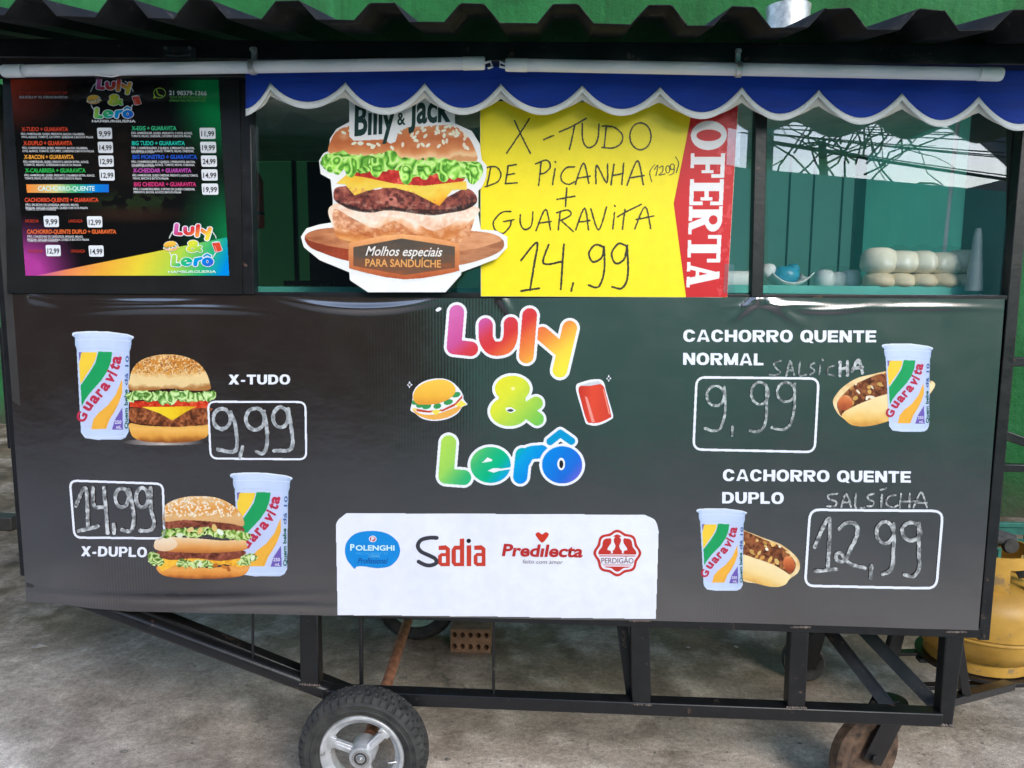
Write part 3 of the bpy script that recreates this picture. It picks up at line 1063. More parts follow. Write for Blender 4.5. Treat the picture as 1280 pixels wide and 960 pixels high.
def see_light(m, col, k):  # translucency added so light from behind brightens the cart interior
    t = m.node_tree
    p = t.nodes['Principled BSDF']
    tr_ = nod(t, 'ShaderNodeBsdfTranslucent')
    tr_.inputs[0].default_value = (*col, 1)
    mx = nod(t, 'ShaderNodeMixShader')
    mx.inputs[0].default_value = k
    t.links.new(p.outputs[0], mx.inputs[1])
    t.links.new(tr_.outputs[0], mx.inputs[2])
    t.links.new(mx.outputs[0], [n for n in t.nodes if n.type == 'OUTPUT_MATERIAL'][0].inputs[0])


see_light(M['teal'], (0.85, 1.0, 0.97), 0.78)
see_light(M['teal_side'], (0.40, 0.85, 0.76), 0.4)  # dimmed copy of teal, to even its brightness with the back wall
see_light(M['in_green'], (0.40, 0.66, 0.42), 0.55)


def chip_paint(m, col, lo, scale):
    t = m.node_tree
    p = t.nodes['Principled BSDF']
    src = p.inputs['Base Color'].links[0].from_socket
    n = noise_node(t, scale, 5, 0.7)
    r = ramp(t, n.outputs['Fac'], [(lo, (0, 0, 0)), (lo + 0.06, (0.8, 0.8, 0.8))])
    x = nod(t, 'ShaderNodeMix', data_type='RGBA')
    t.links.new(r.outputs[0], x.inputs[0])
    t.links.new(src, x.inputs[6])
    x.inputs[7].default_value = (*col, 1)
    t.links.new(x.outputs[2], p.inputs['Base Color'])


chip_paint(M['black_steel'], (0.15, 0.09, 0.06), 0.63, 26)
chip_paint(M['dark_steel'], (0.14, 0.08, 0.05), 0.62, 22)
chip_paint(M['gas'], (0.20, 0.14, 0.08), 0.60, 17)
chip_paint(M['rim'], (0.16, 0.14, 0.12), 0.64, 30)
chip_paint(M['roof'], (0.045, 0.04, 0.036), 0.6, 18)


def vinyl_banner():
    m, t, p = newmat('black printed banner vinyl')
    n = noise_node(t, 3, 4)
    r = ramp(t, n.outputs['Fac'], [(0.3, (0.0195, 0.0115, 0.0075)), (0.7, (0.026, 0.0155, 0.0105))])
    t.links.new(r.outputs[0], p.inputs['Base Color'])
    p.inputs['Specular IOR Level'].default_value = 0.5
    p.inputs['IOR'].default_value = 3.0
    tc = nod(t, 'ShaderNodeTexCoord')
    wv = nod(t, 'ShaderNodeTexWave', wave_type='BANDS', bands_direction='X')
    wv.inputs['Scale'].default_value = 42
    wv.inputs['Distortion'].default_value = 0.15
    t.links.new(tc.outputs['Object'], wv.inputs['Vector'])
    b1 = nod(t, 'ShaderNodeBump')
    b1.inputs['Strength'].default_value = 0.07
    b1.inputs['Distance'].default_value = 0.001
    t.links.new(wv.outputs['Fac'], b1.inputs['Height'])
    n2 = noise_node(t, 3.6, 4, stretch=(1, 1, 1.6))
    b2 = nod(t, 'ShaderNodeBump')
    b2.inputs['Strength'].default_value = 0.17
    b2.inputs['Distance'].default_value = 0.012
    t.links.new(n2.outputs['Fac'], b2.inputs['Height'])
    t.links.new(b1.outputs[0], b2.inputs['Normal'])
    t.links.new(b2.outputs[0], p.inputs['Normal'])
    n3 = noise_node(t, 14, 4)
    mr = nod(t, 'ShaderNodeMapRange')
    mr.inputs['To Min'].default_value = 0.13
    mr.inputs['To Max'].default_value = 0.27
    t.links.new(n3.outputs['Fac'], mr.inputs['Value'])
    t.links.new(mr.outputs[0], p.inputs['Roughness'])
    return m


M['banner'] = vinyl_banner()


def concrete():
    m, t, p = newmat('stained concrete')
    tc = nod(t, 'ShaderNodeTexCoord')
    big = noise_node(t, 0.9, 6, 0.62)
    mid = noise_node(t, 4.5, 8, 0.7, stretch=(1, 1.15, 1))
    fine = noise_node(t, 60, 6, 0.75)
    r1 = ramp(t, big.outputs['Fac'], [(0.3, (0.50, 0.42, 0.36)), (0.5, (0.74, 0.66, 0.595)), (0.7, (0.86, 0.80, 0.745))])
    r2 = ramp(t, mid.outputs['Fac'], [(0.28, (0.52, 0.49, 0.46)), (0.5, (1.05, 1.02, 0.99)), (0.68, (1.4, 1.39, 1.37))])
    r3 = ramp(t, fine.outputs['Fac'], [(0.3, (0.66, 0.66, 0.66)), (0.7, (1.35, 1.35, 1.35))])

    def mul(a, b):
        x = nod(t, 'ShaderNodeMix', data_type='RGBA', blend_type='MULTIPLY')
        x.inputs['Factor'].default_value = 1
        t.links.new(a, x.inputs[6])
        t.links.new(b, x.inputs[7])
        return x.outputs[2]

    def mixc(f, a, col):
        x = nod(t, 'ShaderNodeMix', data_type='RGBA')
        t.links.new(f, x.inputs[0])
        t.links.new(a, x.inputs[6])
        x.inputs[7].default_value = (*col, 1)
        return x.outputs[2]
    wis = noise_node(t, 7, 8, 0.72, stretch=(1, 1.2, 1))
    wis.noise_type = 'RIDGED_MULTIFRACTAL'
    r4 = ramp(t, wis.outputs['Fac'], [(0.1, (0.70, 0.68, 0.66)), (0.45, (1.0, 1.0, 1.0)), (0.9, (1.18, 1.17, 1.16))])
    sn = noise_node(t, 1.35, 7, 0.68)
    r6 = ramp(t, sn.outputs['Fac'], [(0.38, (0.84, 0.82, 0.80)), (0.5, (1.18, 1.16, 1.14)), (0.62, (1.34, 1.33, 1.32))])
    gr = noise_node(t, 230, 3, 0.8)
    r5 = ramp(t, gr.outputs['Fac'], [(0.34, (0.6, 0.59, 0.58)), (0.5, (1, 1, 1)), (0.68, (1.16, 1.16, 1.16))])
    c = mul(mul(mul(mul(r1.outputs[0], r2.outputs[0]), r3.outputs[0]), r4.outputs[0]), mul(r5.outputs[0], r6.outputs[0]))
    # moss near the wall plus painted shade under the cart: darker farther back, noise-broken
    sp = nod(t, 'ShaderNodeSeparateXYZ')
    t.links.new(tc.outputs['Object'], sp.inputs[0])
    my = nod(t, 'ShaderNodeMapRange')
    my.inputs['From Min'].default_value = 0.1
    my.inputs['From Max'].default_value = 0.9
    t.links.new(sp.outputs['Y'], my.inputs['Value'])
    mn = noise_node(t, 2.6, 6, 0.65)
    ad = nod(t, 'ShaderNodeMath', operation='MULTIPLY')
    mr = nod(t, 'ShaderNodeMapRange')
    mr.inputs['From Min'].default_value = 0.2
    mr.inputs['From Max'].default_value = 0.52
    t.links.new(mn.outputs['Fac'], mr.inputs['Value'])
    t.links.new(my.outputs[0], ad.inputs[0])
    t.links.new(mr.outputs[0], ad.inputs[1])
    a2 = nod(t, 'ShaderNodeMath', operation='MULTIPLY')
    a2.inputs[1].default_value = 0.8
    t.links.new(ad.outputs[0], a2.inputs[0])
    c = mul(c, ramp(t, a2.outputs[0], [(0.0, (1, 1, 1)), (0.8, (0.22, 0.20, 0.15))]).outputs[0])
    # rusty patches
    rn = noise_node(t, 1.7, 5, 0.6, stretch=(1.3, 1, 1))
    rr = nod(t, 'ShaderNodeMapRange')
    rr.inputs['From Min'].default_value = 0.58
    rr.inputs['From Max'].default_value = 0.72
    rr.inputs['To Max'].default_value = 0.4
    t.links.new(rn.outputs['Fac'], rr.inputs['Value'])
    c = mixc(rr.outputs[0], c, (0.23, 0.14, 0.09))
    # cracks and joints
    wn = noise_node(t, 3.0, 4, 0.6)
    va = nod(t, 'ShaderNodeVectorMath', operation='SCALE')
    va.inputs[3].default_value = 0.35
    t.links.new(wn.outputs['Color'], va.inputs[0])
    vb = nod(t, 'ShaderNodeVectorMath', operation='ADD')
    t.links.new(tc.outputs['Object'], vb.inputs[0])
    t.links.new(va.outputs[0], vb.inputs[1])
    vo = nod(t, 'ShaderNodeTexVoronoi', feature='DISTANCE_TO_EDGE')
    vo.inputs['Scale'].default_value = 0.95
    t.links.new(vb.outputs[0], vo.inputs['Vector'])
    cm = nod(t, 'ShaderNodeMapRange')
    cm.inputs['From Min'].default_value = 0.0
    cm.inputs['From Max'].default_value = 0.009
    cm.inputs['To Min'].default_value = 0.75
    cm.inputs['To Max'].default_value = 0.0
    t.links.new(vo.outputs['Distance'], cm.inputs['Value'])
    cg = nod(t, 'ShaderNodeMath', operation='MULTIPLY')
    cn = noise_node(t, 2.2, 3)
    cs = nod(t, 'ShaderNodeMapRange')
    cs.inputs['From Min'].default_value = 0.52
    cs.inputs['From Max'].default_value = 0.68
    t.links.new(cn.outputs['Fac'], cs.inputs['Value'])
    t.links.new(cm.outputs[0], cg.inputs[0])
    t.links.new(cs.outputs[0], cg.inputs[1])
    c = mixc(cg.outputs[0], c, (0.06, 0.055, 0.05))
    # pale and dark specks
    v2 = nod(t, 'ShaderNodeTexVoronoi')
    v2.inputs['Scale'].default_value = 14
    t.links.new(tc.outputs['Object'], v2.inputs['Vector'])
    sm = nod(t, 'ShaderNodeMapRange')
    sm.inputs['From Min'].default_value = 0.05
    sm.inputs['From Max'].default_value = 0.1
    sm.inputs['To Min'].default_value = 0.55
    sm.inputs['To Max'].default_value = 0
    t.links.new(v2.outputs['Distance'], sm.inputs['Value'])
    c = mixc(sm.outputs[0], c, (0.1, 0.09, 0.08))
    t.links.new(c, p.inputs['Base Color'])
    rg = nod(t, 'ShaderNodeMapRange')
    rg.inputs['To Min'].default_value = 0.6
    rg.inputs['To Max'].default_value = 0.95
    t.links.new(mid.outputs['Fac'], rg.inputs['Value'])
    t.links.new(rg.outputs[0], p.inputs['Roughness'])
    p.inputs['Specular IOR Level'].default_value = 0.3
    b1 = nod(t, 'ShaderNodeBump')
    b1.inputs['Strength'].default_value = 0.55
    b1.inputs['Distance'].default_value = 0.004
    t.links.new(fine.outputs['Fac'], b1.inputs['Height'])
    b2 = nod(t, 'ShaderNodeBump')
    b2.inputs['Strength'].default_value = 0.6
    b2.inputs['Distance'].default_value = 0.02
    t.links.new(mid.outputs['Fac'], b2.inputs['Height'])
    t.links.new(b1.outputs[0], b2.inputs['Normal'])
    t.links.new(b2.outputs[0], p.inputs['Normal'])
    return m


def green_paint():
    m, t, p = newmat('weathered green wall paint')
    n = noise_node(t, 1.6, 6, 0.6)
    f = noise_node(t, 22, 5, 0.7)
    r = ramp(t, n.outputs['Fac'], [(0.32, (0.006, 0.062, 0.014)), (0.5, (0.010, 0.108, 0.024)), (0.68, (0.022, 0.142, 0.044))])
    sp_ = ramp(t, f.outputs['Fac'], [(0.66, (0, 0, 0)), (0.76, (0.35, 0.35, 0.35))])
    x = nod(t, 'ShaderNodeMix', data_type='RGBA')
    t.links.new(sp_.outputs[0], x.inputs[0])
    t.links.new(r.outputs[0], x.inputs[6])
    x.inputs[7].default_value = (0.05, 0.13, 0.06, 1)
    vs_ = noise_node(t, 1.0, 6, 0.65, stretch=(5, 5, .45))
    rv = ramp(t, vs_.outputs['Fac'], [(0.35, (0.55, 0.58, 0.52)), (0.52, (1, 1, 1))])
    xv = nod(t, 'ShaderNodeMix', data_type='RGBA', blend_type='MULTIPLY')
    xv.inputs['Factor'].default_value = 0.8
    t.links.new(x.outputs[2], xv.inputs[6])
    t.links.new(rv.outputs[0], xv.inputs[7])
    x = xv
    # splashed dirt along the foot of the wall
    tc = nod(t, 'ShaderNodeTexCoord')
    sp = nod(t, 'ShaderNodeSeparateXYZ')
    t.links.new(tc.outputs['Object'], sp.inputs[0])
    mr = nod(t, 'ShaderNodeMapRange')
    mr.inputs['From Min'].default_value = 0.02
    mr.inputs['From Max'].default_value = 0.30
    mr.inputs['To Min'].default_value = 1.1
    mr.inputs['To Max'].default_value = 0.0
    t.links.new(sp.outputs['Z'], mr.inputs['Value'])
    n3 = noise_node(t, 7, 6, 0.7)
    mu = nod(t, 'ShaderNodeMath', operation='MULTIPLY')
    t.links.new(mr.outputs[0], mu.inputs[0])
    t.links.new(n3.outputs['Fac'], mu.inputs[1])
    mu2 = nod(t, 'ShaderNodeMath', operation='MULTIPLY', use_clamp=True)
    mu2.inputs[1].default_value = 1.7
    t.links.new(mu.outputs[0], mu2.inputs[0])
    y = nod(t, 'ShaderNodeMix', data_type='RGBA')
    t.links.new(mu2.outputs[0], y.inputs[0])
    t.links.new(x.outputs[2], y.inputs[6])
    y.inputs[7].default_value = (0.045, 0.055, 0.03, 1)
    t.links.new(y.outputs[2], p.inputs['Base Color'])
    p.inputs['Roughness'].default_value = 0.65
    p.inputs['Specular IOR Level'].default_value = 0.25
    b = nod(t, 'ShaderNodeBump')
    b.inputs['Strength'].default_value = 0.7
    b.inputs['Distance'].default_value = 0.012
    t.links.new(f.outputs['Fac'], b.inputs['Height'])
    t.links.new(b.outputs[0], p.inputs['Normal'])
    return m


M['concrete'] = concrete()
M['green'] = green_paint()
M['teal_wall'] = mat('teal yard wall paint', (0.26, 0.82, 0.56), 0.7, 0, 0.1, 2, 0.3, 30)
M['dark_wall'] = mat('plain dark render', (0.03, 0.028, 0.025), 0.8, 0, 0.4, 2, 0.3, 30)  # one dark tone for the whole shed
M['house'] = mat('grey house render', (0.3, 0.28, 0.25), 0.8, 0, 0.2, 2, 0.3, 30)
M['tile'] = mat('weathered roof tile', (0.30, 0.25, 0.22), 0.8, 0, 0.4, 6, 0.5, 30)
M['pole'] = mat('concrete pole', (0.35, 0.34, 0.32), 0.8, 0, 0.2, 8, 0.3, 30)
M['cable'] = mat('black cable', (0.012, 0.012, 0.012), 0.5, 0, 0.2, 10, 0)
M['bark'] = mat('dark twig bark', (0.05, 0.04, 0.03), 0.9, 0, 0.3, 10, 0.3)

# ------------------------------------------------------------------ the ground and the walls
g = MB()
N = 24
for i in range(N + 1):
    for j in range(N + 1):
        g.v.append((-40 + 80 * i / N, -40 + 80 * j / N, 0))
for i in range(N):
    for j in range(N):
        a = i * (N + 1) + j
        g.f.append((a, a + N + 1, a + N + 2, a + 1))
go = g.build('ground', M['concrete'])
go['kind'] = 'structure'

A, B = UG(5, 530), UG(1262, 646)
dr = (B - A).normalized()
nrm = Vector((-dr.y, dr.x, 0))
P0, P1 = A - dr * 16, B + dr * 12
w = MB()
w.hexa([P0, P1, P1 + nrm * .15, P0 + nrm * .15, *[p + Vector((0, 0, 4.4)) for p in (P0, P1, P1 + nrm * .15, P0 + nrm * .15)]])
tag(w.build('wall', M['green']), 'tall green painted wall standing behind the food cart', 'wall')

# across the yard, behind the camera: seen only as reflections in the glass and the vinyl
w = MB()
w.hexa([(0.5, -4.65, 0), (9, -4.1, 0), (9, -4.25, 0), (0.5, -4.8, 0), (0.5, -4.65, 2.5), (9, -4.1, 1.62), (9, -4.25, 1.62), (0.5, -4.8, 2.5)])
tag(w.build('wall', M['teal_wall']), 'lower teal wall across the yard, mirrored in the banner', 'wall')
bd = thing('building', 'dark shed with an open front across the yard', 'building', (-3, -7, 0))
MB().box(-9, 1.2, -9, -5.3, 0, 2.6).build('wall', M['dark_wall'], bd)
MB().box(-9.3, 1.75, -9.3, -4.95, 2.62, 3.5).build('upper_storey', M['dark_wall'], bd)
hs = thing('house', 'grey house with a tiled roof beyond the lower wall', 'building', (11, -10, 0))
MB().box(8.2, 16.5, -14, -9, 0, 3.0).build('wall', M['house'], hs)
rf = MB()
for k in range(60):
    x0 = 6.9 + k * .17
    rf.tube([(x0, -7.9, 2.85), (x0 + 0.0, -11.5, 5.0)], .08, 8)
rf.hexa([(6.7, -7.9, 2.75), (17.2, -7.9, 2.75), (17.2, -11.5, 4.9), (6.7, -11.5, 4.9), (6.7, -7.9, 2.85), (17.2, -7.9, 2.85), (17.2, -11.5, 5.0), (6.7, -11.5, 5.0)])
rf.build('roof', M['tile'], hs)
pl = MB().lathe([(.16, 0), (.11, 8.5)], (3.6, -7.2, 0), n=16)
tag(pl.build('utility_pole', M['pole']), 'concrete utility pole carrying the overhead cables', 'pole')
rg = random.Random(4)
for k in range(30):
    x1 = 9 + rg.random() * 6
    z1 = 1.9 + k * .14
    zk = 2.95 + .022 * k + rg.random() * .05
    sg = .05 + .12 * rg.random()
    pts = []
    for i in range(13):
        t = i / 12
        pts.append((3.6 + (x1 - 3.6) * t, -7.2 + 1.0 * t, zk + (z1 - zk) * t - sg * math.sin(math.pi * t)))
    tag(MB().tube(pts, .007 + .011 * (k % 9 == 0), 6).build('overhead_cable', M['cable']), 'black overhead cable strung across the sky over the yard', 'cable', 'overhead cables above the yard')
tr = thing('tree', 'bare thin tree with tangled twigs beyond the lower wall', 'tree', (4.1, -6.4, 0))
MB().tube([(4.1, -6.4, 0), (4.15, -6.4, 1.6), (4.0, -6.35, 2.8)], [.07, .055, .04], 8).build('trunk', M['bark'], tr)
tw = MB()
for k in range(34):
    a, b = rg.random() * 6.28, rg.random()
    p = Vector((4.0 + rg.uniform(-.5, .9), -6.35, 2.3 + rg.random() * .5))
    pts = [p]
    d = Vector((math.cos(a), math.sin(a) * .5, .4 + b)).normalized()
    for i in range(7):
        d = (d + Vector((rg.uniform(-.6, .6), rg.uniform(-.4, .4), rg.uniform(-.5, .5)))).normalized()
        p = p + d * (.14 + .16 * rg.random())
        pts.append(p)
    tw.tube(pts, [.011 - .0012 * i for i in range(8)], 5)
tw.build('crown', M['bark'], tr)

# ------------------------------------------------------------------ the cart
cart = thing('food_cart', 'black hamburger cart with a blue scalloped awning and printed menu banner', 'food cart', (W / 2, 0.45, 0))
up = Vector((0, 0, 1))


def zat(py, px=640, Y=0.0):
    return float(U(px, py, Y)[2])


# front banner
TOPX, TOPY = [5, 300, 460, 620, 900, 960, 1256], [366, 369, 372, 373, 371, 372, 374]
BOTX, BOTY = [33, 75, 110, 160, 300, 420, 620, 820, 1000, 1223], [752, 755, 760, 764.5, 767, 769.5, 773, 776, 781, 788]
FOLDS = [(215, 385, 95, 5, .00035, .006), (190, 377, 60, 3, -.0002, .004), (455, 386, 80, 5, -.0012, .010), (1030, 388, 45, 4, -.0016, .004),
         (985, 381, 50, 3, .0005, .003), (1150, 384, 70, 4, .0002, .003), (230, 748, 130, 5, -.0002, .004), (330, 757, 90, 4, .0003, .003), (95, 700, 40, 30, 0, .003)]


def disp(px, py):
    d = 0.0006 * np.sin(px / 61.0 + py / 90.0) + 0.0005 * np.sin(px / 23.0 - py / 47.0)
    for x0, y0, sx, sy, sag, Aa in FOLDS:
        yc = y0 + sag * (px - x0) ** 2
        d = d + .62 * Aa * np.exp(-((px - x0) / sx) ** 2 - ((py - yc) / sy) ** 2)
    for (ax, ay, bx, by, wdt, Aa) in ((945, 374, 918, 398, 5, .009), (960, 376, 1000, 404, 7, .006), (628, 374, 640, 396, 5, .006), (40, 372, 90, 384, 6, .004)):
        L = (bx - ax) ** 2 + (by - ay) ** 2
        t = np.clip(((px - ax) * (bx - ax) + (py - ay) * (by - ay)) / L, 0, 1)
        q = np.hypot(px - ax - t * (bx - ax), py - ay - t * (by - ay))
        d = d + .75 * Aa * (1 - .8 * t) * np.exp(-(q / wdt) ** 2)
    return d


class BannerDecal(Decal):
    pass


_put = Decal.put


def put_follow(s, pv, faces, col, layer):
    pv = np.asarray(pv, float)
    _put(s, pv, faces, col, layer)
    if s.Y == 0.0:
        s.V[-1][:, 1] -= disp(pv[:, 0], pv[:, 1])
    return s


Decal.put = put_follow
nx, nz = 420, 200
S_, T_ = np.meshgrid(np.linspace(0, 1, nx + 1), np.concatenate([np.linspace(0, .12, 61)[:-1], np.linspace(.12, 1, nz - 59)]))
bx = (5 + (33 - 5) * T_) * (1 - S_) + (1256 + (1223 - 1256) * T_) * S_
by = np.interp(bx, TOPX, TOPY) * (1 - T_) + np.interp(bx, BOTX, BOTY) * T_
Pb = U(bx, by, 0.0)
Pb[..., 1] -= disp(bx, by)
me = bpy.data.meshes.new('front_banner')
ii = np.arange((nx + 1) * (nz + 1 + 0)).reshape(nz + 1, nx + 1) if S_.shape[0] == nz + 1 else np.arange(S_.size).reshape(S_.shape)
fc = np.stack([ii[:-1, :-1].ravel(), ii[1:, :-1].ravel(), ii[1:, 1:].ravel(), ii[:-1, 1:].ravel()], 1)
me.from_pydata(Pb.reshape(-1, 3).tolist(), [], fc.tolist())
me.polygons.foreach_set('use_smooth', [True] * len(me.polygons))
me.materials.append(M['banner'])
banner = bpy.data.objects.new('front_banner', me)
COL.objects.link(banner)
attach(banner, cart)

BP = M['print']
# type on the banner
c5, c6 = L2(60, 390, .265625), L2(60, 570, .265625)
a1, a2 = L2(820, 390, .3125), L2(840, 570, .3125)
d = Decal()
block_text(d, 'X-TUDO', *c5([(850, 341), (1140, 341)]), 12.6)
d.build('lettering', BP, banner)
d = Decal()
block_text(d, 'X-DUPLO', *c6([(158, 470), (466, 477)]), 12.8)
d.build('lettering', BP, banner)
d = Decal()
block_text(d, 'CACHORRO QUENTE', *a1([(108, 119), (880, 122)]), 15.2)
d.build('lettering', BP, banner)
d = Decal()
block_text(d, 'NORMAL', *a1([(107, 211), (430, 214)]), 15.2)
d.build('lettering', BP, banner)
d = Decal()
block_text(d, 'CACHORRO QUENTE', *a2([(202, 99), (955, 107)]), 14.6)
d.build('lettering', BP, banner)
d = Decal()
block_text(d, 'DUPLO', *a2([(199, 189), (447, 192)]), 14.6)
d.build('lettering', BP, banner)
sal = [[(498, 195), (470, 205), (480, 225), (495, 240), (480, 252), (452, 250)], [(520, 255), (535, 195), (550, 250)], [(522, 235), (548, 232)], [(575, 200), (572, 252), (600, 250)],
       [(632, 205), (615, 215), (632, 235), (615, 250)], [(655, 215), (652, 250)], [(665, 190), (668, 192)], [(712, 215), (690, 222), (685, 245), (710, 255)]]
d = Decal()
d.canvas(chalk(sal, 9, (.3125, .3125, 820, 390), 2, (170, 178, 176), .3), 3)
d.canvas(chalk([[(735, 200), (735, 255)], [(765, 198), (765, 252)], [(735, 228), (765, 225)], [(783, 240), (808, 192), (825, 245)], [(790, 225), (825, 220)]], 14, (.3125, .3125, 820, 390), 3, (210, 214, 214), .4), 3)
sal2 = [[(660, 150), (625, 155), (628, 172), (655, 182), (650, 200), (618, 200)], [(675, 205), (695, 150), (715, 203)], [(685, 185), (712, 182)], [(735, 150), (732, 205), (768, 205)],
        [(805, 150), (782, 158), (785, 172), (805, 182), (800, 198), (780, 200)], [(838, 155), (835, 203)], [(830, 135), (855, 129)], [(895, 155), (865, 162), (855, 190), (880, 205), (900, 197)],
        [(915, 150), (910, 208)], [(950, 150), (948, 205)], [(915, 182), (985, 180)], [(965, 205), (995, 145), (1018, 205)], [(972, 188), (1018, 185)]]
d.build('chalk_writing', BP, banner)
d = Decal()
d.canvas(chalk(sal2, 9, (.3125, .3125, 840, 570), 5, (200, 202, 202), .3), 3)
d.build('chalk_writing', BP, banner)
# cups, burgers, hot dogs
cup_art((1 / 6, 1 / 6, 80, 400)).build('printed_cup', BP, banner)
cup_art((.1692, .1595, 277, 577.2)).build('printed_cup', BP, banner)
cup_art((.1395, .1359, 1093.4, 417.9)).build('printed_cup', BP, banner)
cup_art((.137, .1272, 861.9, 624.5)).build('printed_cup', BP, banner)
burger_single((1 / 6, 1 / 6, 80, 400)).build('printed_burger', BP, banner)
burger_double((.1484, .1484, 185, 610)).build('printed_burger', BP, banner)
hot_dog((.13538, .13538, 1030, 420), False).build('printed_hot_dog', BP, banner)
hot_dog((.125, .125, 860, 625), True).build('printed_hot_dog', BP, banner)
# chalked prices in white boxes
k5, k6, kA, kB = (.265625, .265625, 60, 390), (.265625, .265625, 60, 570), (.3125, .3125, 820, 390), (.3125, .3125, 840, 570)
price_box([(260.5, 502), (382, 502.5), (383, 574), (263.5, 573)], 2.9, 9, [ellipse_pts(820, 502, 40, 48, 40), [(860, 470), (884, 540), (886, 650), (800, 646)], [(917, 634), (906, 682)], ellipse_pts(977, 503, 44, 50, 40),
          [(1018, 468), (1031, 550), (1031, 630), (1012, 664), (982, 656)], ellipse_pts(1096, 495, 36, 47, 40), [(1131, 455), (1145, 540), (1152, 620), (1132, 650), (1065, 652)]], 19, k5, 11, (196, 200, 204), .55).build('price_box', BP, banner)
price_box([(88, 600.5), (204, 604.5), (206, 673), (94, 671.5)], 3.2, 9, [[(135, 232), (180, 150), (191, 335)], [(147, 352), (236, 330)], [(215, 150), (214, 215), (228, 240), (270, 238)], [(266, 150), (283, 362)], [(311, 322), (313, 362)],
          ellipse_pts(350, 195, 31, 44, 40), [(384, 158), (400, 240), (406, 310), (388, 352), (350, 346)], ellipse_pts(446, 195, 29, 46, 40), [(486, 150), (487, 240), (501, 310), (487, 346), (436, 350)]], 19, k6, 12, (210, 212, 214), .35).build('price_box', BP, banner)
price_box([(870.5, 471.5), (1023, 473), (1018, 565), (866.5, 561.5)], 3.4, 11, [ellipse_pts(237, 335, 35, 40, 40), [(272, 300), (276, 390), (258, 460), (230, 475), (195, 464)], [(305, 458), (303, 492)], ellipse_pts(414, 325, 34, 44, 40),
          [(440, 292), (441, 410), (428, 462), (400, 478), (376, 474)], ellipse_pts(518, 320, 35, 38, 40), [(553, 286), (551, 390), (533, 452), (500, 470), (462, 462)]], 12, kA, 13, (196, 204, 202), .35).build('price_box', BP, banner)
price_box([(1012.5, 637), (1178, 638.5), (1170, 735), (1006, 732)], 3.6, 12, [[(570, 362), (628, 250), (622, 450)], [(570, 460), (655, 452)], [(668, 290), (700, 264), (736, 275), (738, 315), (715, 365), (690, 415), (662, 418), (654, 400), (672, 387), (712, 430), (770, 446)],
          [(795, 438), (793, 486)], ellipse_pts(850, 305, 34, 43, 40), [(884, 270), (884, 380), (875, 450), (842, 470)], ellipse_pts(955, 300, 37, 36, 40), [(986, 268), (986, 390), (986, 450), (962, 480), (928, 472)]], 16, kB, 14, (206, 208, 208), .3).build('price_box', BP, banner)
shop_logo((.2813, .2813, 490, 360)).build('shop_logo', BP, banner)
sponsor_panel().build('sponsor_panel', BP, banner)

# body shell behind the banner
XL, XR = float(U(7, 368)[0]), float(U(1257, 374)[0])
ZB, ZT = zat(777), zat(372)
ZROOF = zat(23, 640, -.2)
DEP = 0.92
sh = MB()
sh.box(XL + .03, XR - .0, .012, .03, ZB + .02, ZT - .005)
sh.build('front_panel', M['in_dark'], cart)
MB().box(XL - .004, XL + .016, .0, DEP, ZB + .05, ZROOF - .06).build('side_panel', M['in_dark'], cart)
MB().box(XR + .004, XR + .022, .035, DEP, ZB + .02, ZT + .01).build('side_panel', M['in_dark'], cart)
MB().box(XR + .006, XR + .014, .22, DEP, ZT + .011, ZROOF - .06).build('inner_wall', M['teal_side'], cart)
MB().box(XR + .004, XR + .018, .036, .22, ZT + .011, ZROOF - .06).build('corner_panel', M['in_dark'], cart)
MB().box(XL, XR, .03, DEP, ZB, ZB + .02).build('floor_panel', M['dark_steel'], cart)
MB().box(XL + .016, XR + .004, DEP - .02, DEP, ZB + .02, ZT - .02).build('back_panel', M['in_dark'], cart)
# teal back wall inside the right half
xs = float(U(690, 250, DEP - .03)[0])
bp = MB().box(xs, XR, DEP - .03, DEP - .021, ZT - .1, ZROOF - .1).build('inner_wall', M['teal'], cart)
sm = MB()
for px in (985, 1015, 1051):
    x = float(U(px, 280, DEP - .035)[0])
    sm.box(x - .003, x + .003, DEP - .034, DEP - .03, ZT, ZROOF - .1)
sm.build('panel_seam', M['crate'], bp)
MB().box(XR - .024, XR + .004, DEP - .064, DEP - .036, ZT, ZROOF - .1).build('inner_post', M['crate'], cart)
x = float(U(1186, 270, .2)[0])
MB().tube([(x - .006, .2, ZT + .06), (x - .002, .2, ZT + .2), (x + .005, .2, ZROOF - .1)], .005, 8).build('hanging_cord', M['trim'], cart)
MB().box(XL + .02, XR, .03, DEP, ZROOF - .098, ZROOF - .088).build('ceiling_board', M['in_brown'], cart)
# rear posts seen through the left window
lp = MB()
for px, wd_ in ((316, .03), (371, .012), (470, .03)):
    x = float(U(px, 250, DEP)[0])
    lp.box(x - wd_ / 2, x + wd_ / 2, DEP - .03, DEP - .011, ZT - .05, ZROOF - .06)
lp.build('rear_post', M['dark_steel'], cart)
MB().box(XL + .016, xs - .001, DEP - .006, DEP - .001, ZT - .02, ZROOF - .1).build('inner_wall', M['in_green'], cart)  # added panel, coloured like the shaded wall seen through the cart
x0, x1 = float(U(386, 250, DEP)[0]), float(U(470, 250, DEP)[0])
MB().box(x0, x1, DEP - .010, DEP - .0065, ZT - .05, ZROOF - .1).build('inner_wall', M['in_dark'], cart)
# counter
MB().box(XL + .03, XR, .16, .78, ZT + .002, ZT + .022).build('counter', M['teal_shelf'], cart)
q = MB().quadbox([(905, 366), (1256, 370), (1256, 359), (905, 356)], .12, .02)
q.build('counter_edge', M['teal_shelf'], cart)

